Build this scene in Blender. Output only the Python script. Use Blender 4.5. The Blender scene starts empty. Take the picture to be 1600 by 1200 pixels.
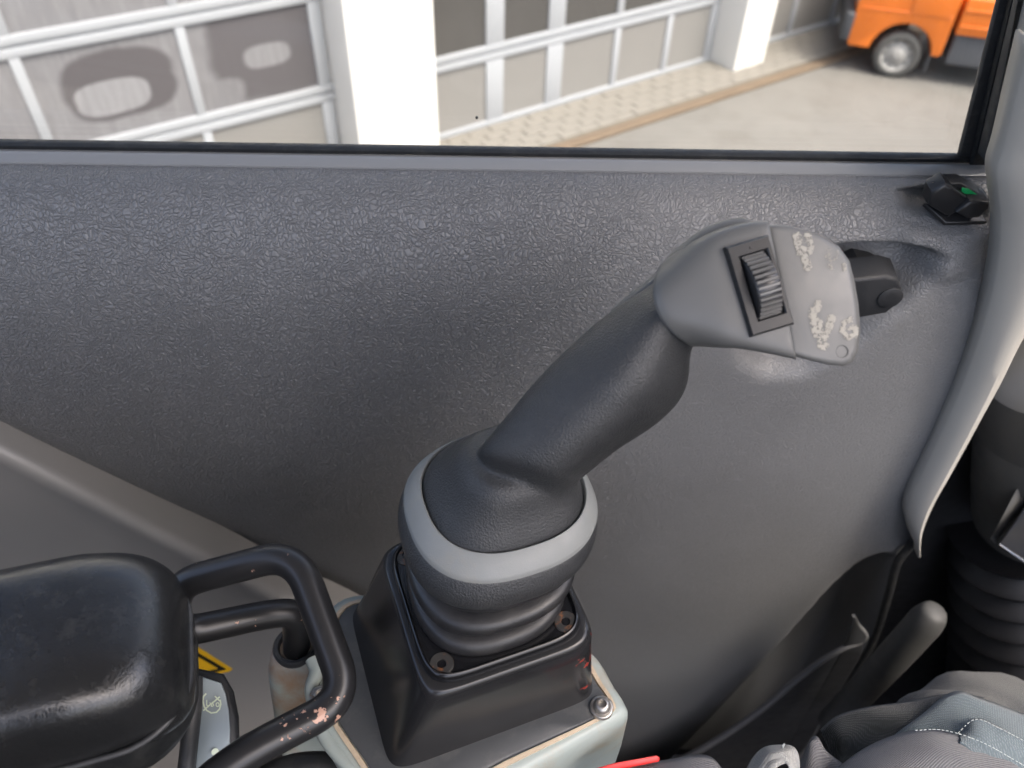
import bpy, bmesh, math, random
import numpy as np
from mathutils import Vector, Matrix
random.seed(7); np.random.seed(7)
sc = bpy.context.scene
# ------------------------------------------------------------------ camera
FPX = 1209.0                                   # focal length in pixels of the 1600 px wide photograph
PITCH, YAW, ROLL, EYE = math.radians(44), math.radians(1.8), math.radians(1.7), 3.0
_Fh = np.array([math.sin(YAW), math.cos(YAW), 0]); _Z = np.array([0, 0, 1.0])
CF = math.cos(PITCH)*_Fh - math.sin(PITCH)*_Z
_U = math.sin(PITCH)*_Fh + math.cos(PITCH)*_Z
_R = np.cross(CF, _U)
CR = math.cos(ROLL)*_R + math.sin(ROLL)*_U
CU = -math.sin(ROLL)*_R + math.cos(ROLL)*_U
CC = np.array([0, 0, EYE])
cam_d = bpy.data.cameras.new('camera'); cam = bpy.data.objects.new('camera', cam_d)
sc.collection.objects.link(cam); sc.camera = cam
cam_d.sensor_width = 36; cam_d.lens = 36*FPX/1600; cam_d.clip_start = 0.01; cam_d.clip_end = 400
cam_d.dof.use_dof = True; cam_d.dof.focus_distance = 0.42; cam_d.dof.aperture_fstop = 8.5
M = Matrix.Identity(4)
for i in range(3):
    M[i][0], M[i][1], M[i][2], M[i][3] = CR[i], CU[i], -CF[i], CC[i]
cam.matrix_world = M
# ------------------------------------------------------------------ light
SUN_AZ, SUN_EL = math.radians(132), math.radians(60)      # azimuth clockwise from +Y
w = bpy.data.worlds.new('World'); sc.world = w; w.use_nodes = True
nt = w.node_tree; bg = nt.nodes['Background']
sky = nt.nodes.new('ShaderNodeTexSky'); sky.sky_type = 'NISHITA'; sky.sun_disc = False
sky.sun_elevation = SUN_EL; sky.sun_rotation = SUN_AZ; sky.air_density = 0.85; sky.dust_density = 6.5; sky.ozone_density = 1.0
nt.links.new(sky.outputs[0], bg.inputs[0]); bg.inputs[1].default_value = 0.15
sd = bpy.data.lights.new('sun', 'SUN'); sd.energy = 0.6; sd.angle = math.radians(10); sd.color = (1, 0.97, 0.93)
sun = bpy.data.objects.new('sun', sd); sc.collection.objects.link(sun)
sdir = Vector((math.sin(SUN_AZ)*math.cos(SUN_EL), math.cos(SUN_AZ)*math.cos(SUN_EL), math.sin(SUN_EL)))
sun.rotation_euler = sdir.to_track_quat('Z', 'Y').to_euler(); sun.location = (3, -6, 12)
sc.view_settings.view_transform = 'Standard'; sc.view_settings.look = 'None'
sc.view_settings.exposure = 2.12; sc.view_settings.gamma = 1
sc.cycles.use_denoising = True; sc.cycles.max_bounces = 10; sc.cycles.diffuse_bounces = 6
sc.cycles.sample_clamp_indirect = 6; sc.cycles.caustics_reflective = False; sc.cycles.caustics_refractive = False

# ------------------------------------------------------------------ measuring helpers
def ray(px, py): return (px-800)/FPX*CR - (py-600)/FPX*CU + CF
def W(px, py, d): return CC + ray(px, py)*d
def PL(px, py, p0, n):
    r = ray(px, py); n = np.array(n, float)
    return CC + r*(np.dot(np.array(p0, float)-CC, n)/np.dot(r, n))
def G(px, py, z=0.0): return PL(px, py, (0, 0, z), (0, 0, 1))
def PY(px, py, y): return PL(px, py, (0, y, 0), (0, 1, 0))
def proj(p):
    v = np.asarray(p)-CC; d = v@CF
    return 800+FPX*(v@CR)/d, 600-FPX*(v@CU)/d
def nrm(v):
    v = np.asarray(v, float); return v/np.linalg.norm(v)

# ------------------------------------------------------------------ mesh helpers
COL = sc.collection
def obj(name, verts, faces, mat, parent=None, smooth=True, angle=40, loc=None):
    me = bpy.data.meshes.new(name)
    verts = np.asarray(verts, float)
    if loc is not None: verts = verts-np.asarray(loc, float)
    me.from_pydata([tuple(v) for v in verts], [], [tuple(f) for f in faces]); me.update()
    bm = bmesh.new(); bm.from_mesh(me); bmesh.ops.recalc_face_normals(bm, faces=bm.faces); bm.to_mesh(me); bm.free()
    return link(name, me, mat, parent, smooth, angle, loc)
def link(name, me, mat, parent=None, smooth=True, angle=40, loc=None):
    if mat is not None and not me.materials: me.materials.append(mat)
    if smooth:
        me.polygons.foreach_set('use_smooth', [True]*len(me.polygons))
        try: me.set_sharp_from_angle(angle=math.radians(angle))
        except Exception: pass
    o = bpy.data.objects.new(name, me); COL.objects.link(o)
    if parent is not None:
        o.parent = parent; o.matrix_parent_inverse = Matrix.Translation(parent.location).inverted()
    if loc is not None: o.location = Vector(tuple(loc))
    return o
def thing(name, label, cat, loc=(0, 0, 0), group=None):
    o = bpy.data.objects.new(name, None); o.empty_display_size = .05; COL.objects.link(o); o.location = Vector(tuple(loc))
    return tag(o, label, cat, group)
def tag(o, label=None, cat=None, group=None, kind=None):
    if label: o['label'] = label
    if cat: o['category'] = cat
    if group: o['group'] = group
    if kind: o['kind'] = kind
    return o
def bm_obj(name, bm, mat, parent=None, smooth=True, angle=40, loc=None):
    bmesh.ops.recalc_face_normals(bm, faces=bm.faces)
    if loc is not None: bmesh.ops.translate(bm, verts=bm.verts, vec=-Vector(tuple(loc)))
    me = bpy.data.meshes.new(name); bm.to_mesh(me); bm.free()
    return link(name, me, mat, parent, smooth, angle, loc)
def box_bm(c, ax, ay, az, hx, hy, hz, bev=0, seg=3, bm=None):
    """box at c with unit axes ax, ay, az and half sizes"""
    b = bmesh.new()
    c, ax, ay, az = [np.asarray(q, float) for q in (c, ax, ay, az)]
    vs = [b.verts.new(c+ax*hx*i+ay*hy*j+az*hz*k) for i in (-1, 1) for j in (-1, 1) for k in (-1, 1)]
    for f in ((0, 1, 3, 2), (4, 6, 7, 5), (0, 4, 5, 1), (2, 3, 7, 6), (0, 2, 6, 4), (1, 5, 7, 3)):
        b.faces.new([vs[i] for i in f])
    if bev: bmesh.ops.bevel(b, geom=b.edges[:], offset=bev, segments=seg, profile=.5, affect='EDGES')
    if bm is None: return b
    me = bpy.data.meshes.new('t'); b.to_mesh(me); b.free(); bm.from_mesh(me); bpy.data.meshes.remove(me); return bm
def prism(poly, vec, bev=0, seg=3):
    """closed 3-D polygon extruded along vec (front polygon given), edges bevelled"""
    b = bmesh.new(); poly = [np.asarray(p, float) for p in poly]; vec = np.asarray(vec, float)
    a = [b.verts.new(p) for p in poly]; c = [b.verts.new(p+vec) for p in poly]
    b.faces.new(a); b.faces.new(c[::-1]); n = len(a)
    for i in range(n): b.faces.new((a[i], c[i], c[(i+1) % n], a[(i+1) % n]))
    bmesh.ops.recalc_face_normals(b, faces=b.faces)
    if bev:
        es = [e for e in b.edges if (e.verts[0] in a) == (e.verts[1] in a)]
        bmesh.ops.bevel(b, geom=es, offset=bev, segments=seg, profile=.5, affect='EDGES', clamp_overlap=True)
    return b
def catmull(P, n, closed=False):
    P = [np.asarray(p, float) for p in P]; out = []; m = len(P)
    rng = m if closed else m-1
    for i in range(rng):
        if closed: a, b, c, d = P[i-1], P[i], P[(i+1) % m], P[(i+2) % m]
        else:
            b, c = P[i], P[i+1]; a = P[i-1] if i else 2*b-c; d = P[i+2] if i+2 < m else 2*c-b
        for k in range(n):
            t = k/n
            out.append(.5*((2*b)+(c-a)*t+(2*a-5*b+4*c-d)*t*t+(3*b-a-3*c+d)*t**3))
    if not closed: out.append(P[-1])
    return out
def loft(rings, cap=True):
    """rings: list of equal length closed point rings"""
    n = len(rings[0]); V = np.concatenate([np.asarray(r) for r in rings]); Fc = []
    for i in range(len(rings)-1):
        for j in range(n):
            Fc.append((i*n+j, i*n+(j+1) % n, (i+1)*n+(j+1) % n, (i+1)*n+j))
    V = list(V)
    if cap:
        for base, ring in ((0, rings[0]), ((len(rings)-1)*n, rings[-1])):
            V.append(np.mean(np.asarray(ring), axis=0)); k = len(V)-1
            for j in range(n): Fc.append((base+j, base+(j+1) % n, k))
    return V, Fc
def sup(c, u, v, n=2.5, m=48, rot=0.0):
    c, u, v = [np.asarray(q, float) for q in (c, u, v)]; out = []
    for k in range(m):
        t = 2*math.pi*k/m+rot; a, b = math.cos(t), math.sin(t)
        out.append(c+u*math.copysign(abs(a)**(2/n), a)+v*math.copysign(abs(b)**(2/n), b))
    return out
def tube(path, r, seg=20, cap=True):
    P = [np.asarray(p, float) for p in path]; n = len(P)
    T = [nrm(P[min(i+1, n-1)]-P[max(i-1, 0)]) for i in range(n)]
    ref = np.array([0, 0, 1.0]) if abs(T[0][2]) < .9 else np.array([1.0, 0, 0])
    N = nrm(np.cross(T[0], ref)); rings = []
    for i in range(n):
        N = nrm(N-T[i]*np.dot(N, T[i])); B = np.cross(T[i], N)
        rr = r[i] if hasattr(r, '__len__') else r
        rings.append([P[i]+rr*(math.cos(2*math.pi*k/seg)*N+math.sin(2*math.pi*k/seg)*B) for k in range(seg)])
    return loft(rings, cap)
def disc_lathe(c, axis, prof, seg=32):
    """lathe: prof list of (radius, height along axis)"""
    prof = [p for p in prof if p[0] > 1e-9]; axis = nrm(axis); ref = np.array([0, 0, 1.0]) if abs(axis[2]) < .9 else np.array([1.0, 0, 0])
    u = nrm(np.cross(axis, ref)); v = np.cross(axis, u); c = np.asarray(c, float)
    rings = [[c+axis*h+r*(math.cos(2*math.pi*k/seg)*u+math.sin(2*math.pi*k/seg)*v) for k in range(seg)] for r, h in prof]
    return loft(rings, True)
def in_poly(X, Y, poly):
    inside = np.zeros(X.shape, bool); n = len(poly)
    for i in range(n):
        x1, y1 = poly[i]; x2, y2 = poly[(i+1) % n]
        if y1 == y2: continue
        c = ((y1 > Y) != (y2 > Y)) & (X < (x2-x1)*(Y-y1)/(y2-y1)+x1); inside ^= c
    return inside
def sdf_poly(X, Y, poly):
    """positive inside"""
    D = np.full(X.shape, 1e9); n = len(poly)
    for i in range(n):
        x1, y1 = poly[i]; x2, y2 = poly[(i+1) % n]; dx, dy = x2-x1, y2-y1
        t = np.clip(((X-x1)*dx+(Y-y1)*dy)/(dx*dx+dy*dy+1e-12), 0, 1)
        D = np.minimum(D, np.hypot(X-x1-t*dx, Y-y1-t*dy))
    return np.where(in_poly(X, Y, poly), D, -D)
def sstep(x): x = np.clip(x, 0, 1); return x*x*(3-2*x)

# ------------------------------------------------------------------ materials
def new_mat(name):
    m = bpy.data.materials.new(name); m.use_nodes = True
    return m, m.node_tree.nodes, m.node_tree.links, m.node_tree.nodes['Principled BSDF']
def rgb(r, g, b):       # sRGB 0-255 -> linear
    f = lambda c: (c/255/12.92) if c/255 <= .04045 else ((c/255+.055)/1.055)**2.4
    return (f(r), f(g), f(b), 1)
def tex(N, L, kind, scale, coord=None, detail=4, rough=.6, dist=0):
    t = N.new(kind); t.inputs['Scale'].default_value = scale
    if kind == 'ShaderNodeTexNoise':
        t.inputs['Detail'].default_value = detail; t.inputs['Roughness'].default_value = rough; t.inputs['Distortion'].default_value = dist
    if coord is not None: L.new(coord, t.inputs['Vector'])
    return t
def ramp(N, L, src, stops):
    r = N.new('ShaderNodeValToRGB'); L.new(src, r.inputs[0])
    e = r.color_ramp.elements
    while len(e) < len(stops): e.new(.5)
    for k, (p, c) in enumerate(stops):
        e[k].position = p; e[k].color = c if hasattr(c, '__len__') else (c, c, c, 1)
    return r
def mix(N, L, fac, a, b, mode='MIX'):
    m = N.new('ShaderNodeMix'); m.data_type = 'RGBA'; m.blend_type = mode
    for s, v in ((m.inputs[0], fac), (m.inputs[6], a), (m.inputs[7], b)):
        if hasattr(v, 'is_linked'): L.new(v, s)
        elif hasattr(v, '__len__'): s.default_value = v
        else: s.default_value = v
    return m.outputs[2]
def math_n(N, L, op, a, b=None, c=None):
    m = N.new('ShaderNodeMath'); m.operation = op
    for s, v in zip(m.inputs, (a, b, c)):
        if v is None: continue
        if hasattr(v, 'is_linked'): L.new(v, s)
        else: s.default_value = v
    return m.outputs[0]
def coords(N, kind='Object'):
    c = N.new('ShaderNodeTexCoord'); return c.outputs[kind]
def bump(N, L, h, strength, dist, prev=None):
    b = N.new('ShaderNodeBump'); b.inputs['Strength'].default_value = strength; b.inputs['Distance'].default_value = dist
    L.new(h, b.inputs['Height'])
    if prev is not None: L.new(prev, b.inputs['Normal'])
    return b.outputs[0]
def surf(name, col, rough=.5, metal=0, var=.12, vscale=30, bscale=0, bstr=.3, bdist=.0004, rvar=.1, spec=.5, dust=None, dust_amt=.0, dscale=60, coat=0):
    """plain worn surface: colour variation, roughness variation, fine grain, specks of dust"""
    m, N, L, B = new_mat(name); co = coords(N)
    n1 = tex(N, L, 'ShaderNodeTexNoise', vscale, co, 6, .65)
    dark = tuple(c*(1-var) for c in col[:3])+(1,); lite = tuple(min(1, c*(1+var)) for c in col[:3])+(1,)
    c = mix(N, L, n1.outputs[0], dark, lite)
    if dust is not None:
        n2 = tex(N, L, 'ShaderNodeTexNoise', dscale, co, 8, .75, .4)
        r2 = ramp(N, L, n2.outputs[0], [(.5, 0), (.75, dust_amt)]); c = mix(N, L, r2.outputs[0], c, dust)
    L.new(c, B.inputs['Base Color'])
    n3 = tex(N, L, 'ShaderNodeTexNoise', vscale*2.3, co, 5, .6)
    r = N.new('ShaderNodeMapRange'); L.new(n3.outputs[0], r.inputs[0]); r.inputs[1].default_value = .3; r.inputs[2].default_value = .7
    r.inputs[3].default_value = max(.02, rough-rvar); r.inputs[4].default_value = min(1, rough+rvar); L.new(r.outputs[0], B.inputs['Roughness'])
    B.inputs['Metallic'].default_value = metal; B.inputs['Specular IOR Level'].default_value = spec
    if coat: B.inputs['Coat Weight'].default_value = coat; B.inputs['Coat Roughness'].default_value = .15
    if bscale:
        n4 = tex(N, L, 'ShaderNodeTexNoise', bscale, co, 3, .5); L.new(bump(N, L, n4.outputs[0], bstr, bdist), B.inputs['Normal'])
    return m
def vinyl_mat(name, col, rough, cell, dist, scuff=.4, slo=.64, shi=.8):
    """embossed leather grain: warped cells with creases; strength follows the 'grain' attribute of the mesh"""
    m, N, L, B = new_mat(name); co = coords(N)
    nz = tex(N, L, 'ShaderNodeTexNoise', 38, co, 3, .6)
    warp = N.new('ShaderNodeVectorMath'); warp.operation = 'MULTIPLY_ADD'
    L.new(nz.outputs['Color'], warp.inputs[0]); warp.inputs[1].default_value = (.020, .020, .020); L.new(co, warp.inputs[2])
    nz2 = tex(N, L, 'ShaderNodeTexNoise', 330, co, 2, .5)
    warp2 = N.new('ShaderNodeVectorMath'); warp2.operation = 'MULTIPLY_ADD'
    L.new(nz2.outputs['Color'], warp2.inputs[0]); warp2.inputs[1].default_value = (.0030, .0030, .0030); L.new(warp.outputs[0], warp2.inputs[2])
    v = N.new('ShaderNodeTexVoronoi'); v.feature = 'DISTANCE_TO_EDGE'; v.inputs['Scale'].default_value = 1/cell; L.new(warp2.outputs[0], v.inputs['Vector'])
    v2 = N.new('ShaderNodeTexVoronoi'); v2.feature = 'DISTANCE_TO_EDGE'; v2.inputs['Scale'].default_value = .47/cell; L.new(warp2.outputs[0], v2.inputs['Vector'])
    a = ramp(N, L, v.outputs[0], [(0, 0), (.12, .75), (.4, 1)]); b = ramp(N, L, v2.outputs[0], [(0, 0), (.07, 1)])
    h = math_n(N, L, 'MULTIPLY', a.outputs[0], math_n(N, L, 'MULTIPLY_ADD', b.outputs[0], .3, .7))
    fine = tex(N, L, 'ShaderNodeTexNoise', 1100, co, 3, .6)
    at = N.new('ShaderNodeAttribute'); at.attribute_name = 'grain'
    h = math_n(N, L, 'MULTIPLY', h, at.outputs['Fac']); h = math_n(N, L, 'MULTIPLY_ADD', fine.outputs[0], .28, h)
    L.new(bump(N, L, h, 1.0, dist), B.inputs['Normal'])
    big = tex(N, L, 'ShaderNodeTexNoise', 9, co, 5, .6)
    c = mix(N, L, big.outputs[0], tuple(x*.86 for x in col[:3])+(1,), tuple(x*1.14 for x in col[:3])+(1,))
    # pale scuffs and thin scratches
    mp = N.new('ShaderNodeMapping'); mp.inputs['Scale'].default_value = (40, 40, 260); mp.inputs['Rotation'].default_value = (0, .9, 0); L.new(co, mp.inputs[0])
    sn = tex(N, L, 'ShaderNodeTexNoise', 1, mp.outputs[0], 4, .6)
    sr = ramp(N, L, sn.outputs[0], [(.655, 0), (.76, .30)])
    sn2 = tex(N, L, 'ShaderNodeTexNoise', 55, co, 8, .8); sr2 = ramp(N, L, sn2.outputs[0], [(slo, 0), (shi, scuff)])
    c = mix(N, L, sr.outputs[0], c, tuple(x*2.0 for x in col[:3])+(1,)); c = mix(N, L, sr2.outputs[0], c, rgb(150, 148, 142))
    L.new(c, B.inputs['Base Color'])
    rr = N.new('ShaderNodeMapRange'); L.new(big.outputs[0], rr.inputs[0]); rr.inputs[3].default_value = rough-.12; rr.inputs[4].default_value = rough+.1
    L.new(rr.outputs[0], B.inputs['Roughness']); B.inputs['Specular IOR Level'].default_value = .6
    return m
def chip_mat(name, col, chip, rough, lo, hi, scale, metal=0, pos=None, rad=.05, edge=None):
    """paint with chips of bare undercoat, gathered near the points in pos"""
    m, N, L, B = new_mat(name); co = coords(N)
    n = tex(N, L, 'ShaderNodeTexNoise', scale, co, 5, .55, .3); f = n.outputs[0]
    if pos:
        tot = None
        for p in pos:
            d = N.new('ShaderNodeVectorMath'); d.operation = 'DISTANCE'; L.new(co, d.inputs[0]); d.inputs[1].default_value = tuple(p)
            g = N.new('ShaderNodeMapRange'); L.new(d.outputs['Value'], g.inputs[0]); g.inputs[1].default_value = 0; g.inputs[2].default_value = rad
            g.inputs[3].default_value = .17; g.inputs[4].default_value = -.08
            tot = g.outputs[0] if tot is None else math_n(N, L, 'MAXIMUM', tot, g.outputs[0])
        f = math_n(N, L, 'ADD', f, tot)
    r = ramp(N, L, f, [(lo, 0), (hi, 1)])
    n2 = tex(N, L, 'ShaderNodeTexNoise', 25, co, 5, .6)
    base = mix(N, L, n2.outputs[0], tuple(c*.8 for c in col[:3])+(1,), tuple(c*1.25 for c in col[:3])+(1,))
    L.new(mix(N, L, r.outputs[0], base, chip), B.inputs['Base Color'])
    B.inputs['Roughness'].default_value = rough; B.inputs['Metallic'].default_value = metal
    L.new(bump(N, L, math_n(N, L, 'MULTIPLY', r.outputs[0], -1.0), .5, .0003), B.inputs['Normal'])
    return m
def cloth_mat(name, col, kind, scale, strength=.6):
    m, N, L, B = new_mat(name); co = coords(N)
    wv = N.new('ShaderNodeTexWave'); wv.inputs['Scale'].default_value = scale; wv.inputs['Distortion'].default_value = 1.2 if kind == 'rib' else 3.5
    wv.inputs['Detail'].default_value = 1.5; wv.inputs['Detail Scale'].default_value = 3
    mp = N.new('ShaderNodeMapping'); L.new(co, mp.inputs[0]); mp.inputs['Rotation'].default_value = (0.3, .5, 1.1 if kind == 'rib' else .4); L.new(mp.outputs[0], wv.inputs[0])
    h = wv.outputs['Fac' if 'Fac' in wv.outputs else 1]
    if kind != 'rib':
        wv2 = N.new('ShaderNodeTexWave'); wv2.inputs['Scale'].default_value = scale*.8; wv2.inputs['Distortion'].default_value = 2.5
        mp2 = N.new('ShaderNodeMapping'); L.new(co, mp2.inputs[0]); mp2.inputs['Rotation'].default_value = (1.2, .2, 1.9); L.new(mp2.outputs[0], wv2.inputs[0])
        h = math_n(N, L, 'MULTIPLY', h, wv2.outputs['Fac' if 'Fac' in wv2.outputs else 1])
    c = mix(N, L, h, tuple(x*.62 for x in col[:3])+(1,), tuple(min(1, x*1.3) for x in col[:3])+(1,))
    n = tex(N, L, 'ShaderNodeTexNoise', 60, co, 6, .7); c = mix(N, L, n.outputs[0], mix(N, L, .8, c, (0, 0, 0, 1), 'MIX') if False else c, tuple(x*.9 for x in col[:3])+(1,))
    L.new(c, B.inputs['Base Color']); B.inputs['Roughness'].default_value = .95; B.inputs['Specular IOR Level'].default_value = .15
    B.inputs['Sheen Weight'].default_value = .25
    L.new(bump(N, L, h, strength, .0006), B.inputs['Normal'])
    return m

MAT = {}
MAT['vinyl'] = vinyl_mat('door_vinyl', (.158, .159, .160, 1), .39, .0030, .00075)
MAT['sill'] = surf('sill_moulding', (.24, .242, .24, 1), .3, 0, .02, 20, rvar=.0)
MAT['seal'] = surf('black_rubber', (.012, .013, .014, 1), .5, 0, .3, 60, dust=rgb(120, 118, 110), dust_amt=.15)
MAT['seal_grey'] = surf('worn_rubber', (.035, .036, .038, 1), .5, 0, .3, 40, dust=rgb(130, 128, 120), dust_amt=.3)
MAT['trim'] = surf('beige_trim_plastic', (.40, .383, .345, 1), .42, 0, .06, 14, 900, .25, .0003)
MAT['quarter'] = surf('taupe_metallic_trim', (.25, .243, .232, 1), .4, .1, .06, 10, 1600, .2, .0002)
MAT['dark'] = surf('dark_plastic', (.018, .019, .021, 1), .55, 0, .2, 30, 700, .3, .0004)
MAT['grip'] = surf('grip_rubber', (.034, .035, .036, 1), .40, 0, .22, 22, 1100, .9, .0006, dust=rgb(120, 120, 115), dust_amt=.08, dscale=90, spec=.5)
MAT['head'] = surf('grey_head_plastic', (.118, .117, .111, 1), .45, 0, .06, 25, 2200, .25, .0002)
MAT['plate'] = surf('grey_face_plate', (.130, .129, .122, 1), .42, 0, .05, 25, 2200, .2, .0002)
MAT['ring'] = surf('grey_collar_plastic', (.225, .232, .222, 1), .5, 0, .09, 30, 1800, .3, .0003, dust=rgb(150, 140, 118), dust_amt=.35, dscale=25)
MAT['boot'] = surf('bellows_rubber', (.020, .020, .021, 1), .38, 0, .2, 40, 1400, .3, .0003, dust=rgb(110, 105, 98), dust_amt=.12, dscale=70, spec=.5)
MAT['gloss'] = surf('gloss_black_plastic', (.010, .010, .011, 1), .2, 0, .2, 40, rvar=.03)
MAT['switch'] = surf('black_switch_plastic', (.016, .016, .017, 1), .36, 0, .2, 60)
MAT['rib'] = surf('grey_worn_rib', (.16, .155, .145, 1), .4, 0, .15, 90)
MAT['paint_mark'] = surf('cream_print', (.38, .355, .30, 1), .7, 0, .12, 400)
MAT['screw'] = chip_mat('dusty_screw', (.055, .052, .048, 1), rgb(150, 95, 55), .5, .55, .7, 240, .5)
MAT['bolt'] = chip_mat('steel_bolt', (.42, .40, .37, 1), rgb(190, 150, 100), .35, .6, .72, 300, .8)
MAT['lens'] = surf('green_lens', (.02, .42, .12, 1), .2, 0, .2, 100)
MAT['housing'] = surf('bluegrey_metal', (.34, .385, .36, 1), .38, 0, .08, 20, dust=rgb(165, 128, 88), dust_amt=.55, dscale=28)
MAT['tan'] = surf('tan_edge', (.52, .42, .30, 1), .6, 0, .2, 60, dust=rgb(110, 80, 55), dust_amt=.6, dscale=60)
MAT['tray'] = surf('dark_plate', (.060, .063, .066, 1), .5, 0, .14, 18, 500, .2, .0003, dust=rgb(150, 145, 135), dust_amt=.2, dscale=45)
MAT['cover'] = None
MAT['rimgrey'] = surf('pocket_rim_plastic', (.12, .12, .122, 1), .45, 0, .1, 20)
MAT['yellow'] = surf('yellow_sticker', (.78, .45, .015, 1), .4, 0, .05, 60)
MAT['black_print'] = surf('black_print', (.01, .01, .009, 1), .5, 0, .1, 60)
MAT['label'] = surf('grey_label', (.31, .36, .385, 1), .45, 0, .04, 40)
MAT['symbol'] = surf('pale_symbol', (.74, .82, .66, 1), .5, 0, .03, 40)
MAT['red'] = surf('red_plastic', (.66, .03, .025, 1), .4, 0, .06, 60)
MAT['chrome'] = surf('bright_edge', (.6, .6, .6, 1), .2, 1, .05, 60)
MAT['gaiter'] = surf('gaiter_rubber', (.010, .010, .011, 1), .5, 0, .2, 40, spec=.4)
MAT['column'] = surf('column_plastic', (.055, .054, .05, 1), .45, 0, .05, 20, 900, .2, .0002)
MAT['steel_arm'] = surf('pedal_arm', (.055, .055, .053, 1), .6, .0, .1, 20)
MAT['ceiling'] = surf('headliner', (.38, .37, .35, 1), .9, 0, .05, 20)
MAT['inner'] = surf('inner_trim', (.26, .25, .235, 1), .7, 0, .05, 20)
MAT['mat'] = surf('floor_mat', (.02, .02, .021, 1), .7, 0, .2, 20)
MAT['asphalt'] = surf('pale_asphalt', (.15, .143, .132, 1), .9, 0, .22, 1.1, 90, .4, .004, rvar=.05, spec=.2, dust=rgb(92, 88, 83), dust_amt=.7, dscale=2.4)
MAT['paver'] = surf('sand_paver', (.185, .172, .152, 1), .9, 0, .22, 3, rvar=.05, spec=.2)
MAT['joint'] = surf('paver_bed', (.14, .122, .10, 1), .95, 0, .15, 5, rvar=.03, spec=.1)
MAT['rust'] = surf('rusty_channel', (.14, .105, .075, 1), .8, 0, .25, 6, spec=.2)
MAT['wall'] = surf('white_plaster', (.70, .68, .64, 1), .85, 0, .04, 3, 60, .15, .002, rvar=.05, spec=.2)
MAT['alu'] = surf('white_door_frame', (.29, .30, .315, 1), .4, 0, .05, 3)
MAT['panel'] = surf('beige_door_panel', (.185, .178, .168, 1), .45, 0, .07, 2)
MAT['darkglass'] = surf('dark_door_glass', (.06, .057, .054, 1), .12, 0, .3, 1.2)
MAT['orange'] = surf('orange_paint', (.60, .14, .010, 1), .35, 0, .05, 2, coat=.5)
MAT['tyre'] = surf('tyre_rubber', (.07, .068, .064, 1), .8, 0, .15, 12)
MAT['rim'] = surf('silver_rim', (.27, .26, .245, 1), .6, .0, .12, 12)
MAT['bumper'] = surf('bumper_plastic', (.035, .037, .042, 1), .6, 0, .15, 5)
MAT['underbox'] = surf('under_box', (.07, .073, .08, 1), .6, 0, .2, 5)
MAT['cloth_blue'] = cloth_mat('bluegrey_herringbone', (.125, .155, .17, 1), 'weave', 300)
MAT['cloth_rib'] = cloth_mat('grey_ribbed_knit', (.135, .135, .142, 1), 'rib', 360)
MAT['cloth_black'] = cloth_mat('black_ripstop', (.022, .026, .028, 1), 'weave', 330)
MAT['cloth_light'] = cloth_mat('light_grey_webbing', (.36, .36, .34, 1), 'weave', 420)
MAT['stitch'] = surf('pale_thread', (.34, .37, .36, 1), .9, 0, .1, 200)
def glass_mat():
    m, N, L, B = new_mat('window_glass'); N.remove(B)
    out = N['Material Output']; tr = N.new('ShaderNodeBsdfTransparent'); gl = N.new('ShaderNodeBsdfGlossy'); mx = N.new('ShaderNodeMixShader')
    tr.inputs[0].default_value = (.93, .95, .94, 1); gl.inputs['Roughness'].default_value = .01
    fr = N.new('ShaderNodeFresnel'); fr.inputs[0].default_value = 1.45
    f = math_n(N, L, 'MULTIPLY', fr.outputs[0], .8)
    L.new(f, mx.inputs[0]); L.new(tr.outputs[0], mx.inputs[1]); L.new(gl.outputs[0], mx.inputs[2]); L.new(mx.outputs[0], out.inputs[0])
    return m
MAT['glass'] = glass_mat()
def film_glass(name, ellipses, base=rgb(78, 75, 77), film=rgb(126, 125, 127)):
    """garage pane with a streaky pale film, wiped clean in a ring; ellipses: (cx, cz, rx, rz, softness, value) in Generated coords"""
    m, N, L, B = new_mat(name); g = coords(N, 'Generated'); sp = N.new('ShaderNodeSeparateXYZ'); L.new(g, sp.inputs[0])
    mp = N.new('ShaderNodeMapping'); mp.inputs['Scale'].default_value = (26, 26, 2.2); L.new(g, mp.inputs[0])
    st = tex(N, L, 'ShaderNodeTexNoise', 1, mp.outputs[0], 4, .6)
    wn = tex(N, L, 'ShaderNodeTexNoise', 3.2, g, 2, .5)
    acc = None
    for (cx, cz, rx, rz, soft, val) in ellipses:
        dx = math_n(N, L, 'DIVIDE', math_n(N, L, 'SUBTRACT', sp.outputs[0], cx), rx); dz = math_n(N, L, 'DIVIDE', math_n(N, L, 'SUBTRACT', sp.outputs[2], cz), rz)
        r4 = math_n(N, L, 'ADD', math_n(N, L, 'POWER', math_n(N, L, 'ABSOLUTE', dx), 3.0), math_n(N, L, 'POWER', math_n(N, L, 'ABSOLUTE', dz), 3.0))
        r4 = math_n(N, L, 'ADD', r4, math_n(N, L, 'MULTIPLY_ADD', wn.outputs[0], .6, -.3))
        mr = N.new('ShaderNodeMapRange'); mr.interpolation_type = 'SMOOTHSTEP'; L.new(r4, mr.inputs[0])
        mr.inputs[1].default_value = 1-soft; mr.inputs[2].default_value = 1+soft; mr.inputs[3].default_value = 1; mr.inputs[4].default_value = 0
        v = N.new('ShaderNodeMix'); v.data_type = 'FLOAT'; L.new(mr.outputs[0], v.inputs[0])
        if acc is None: v.inputs[2].default_value = .72
        else: L.new(acc, v.inputs[2])
        v.inputs[3].default_value = val; acc = v.outputs[0]
    f = math_n(N, L, 'MULTIPLY', acc, math_n(N, L, 'MULTIPLY_ADD', st.outputs[0], 1.0, .45))
    L.new(mix(N, L, f, base, film), B.inputs['Base Color']); B.inputs['Roughness'].default_value = .25
    return m

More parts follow.
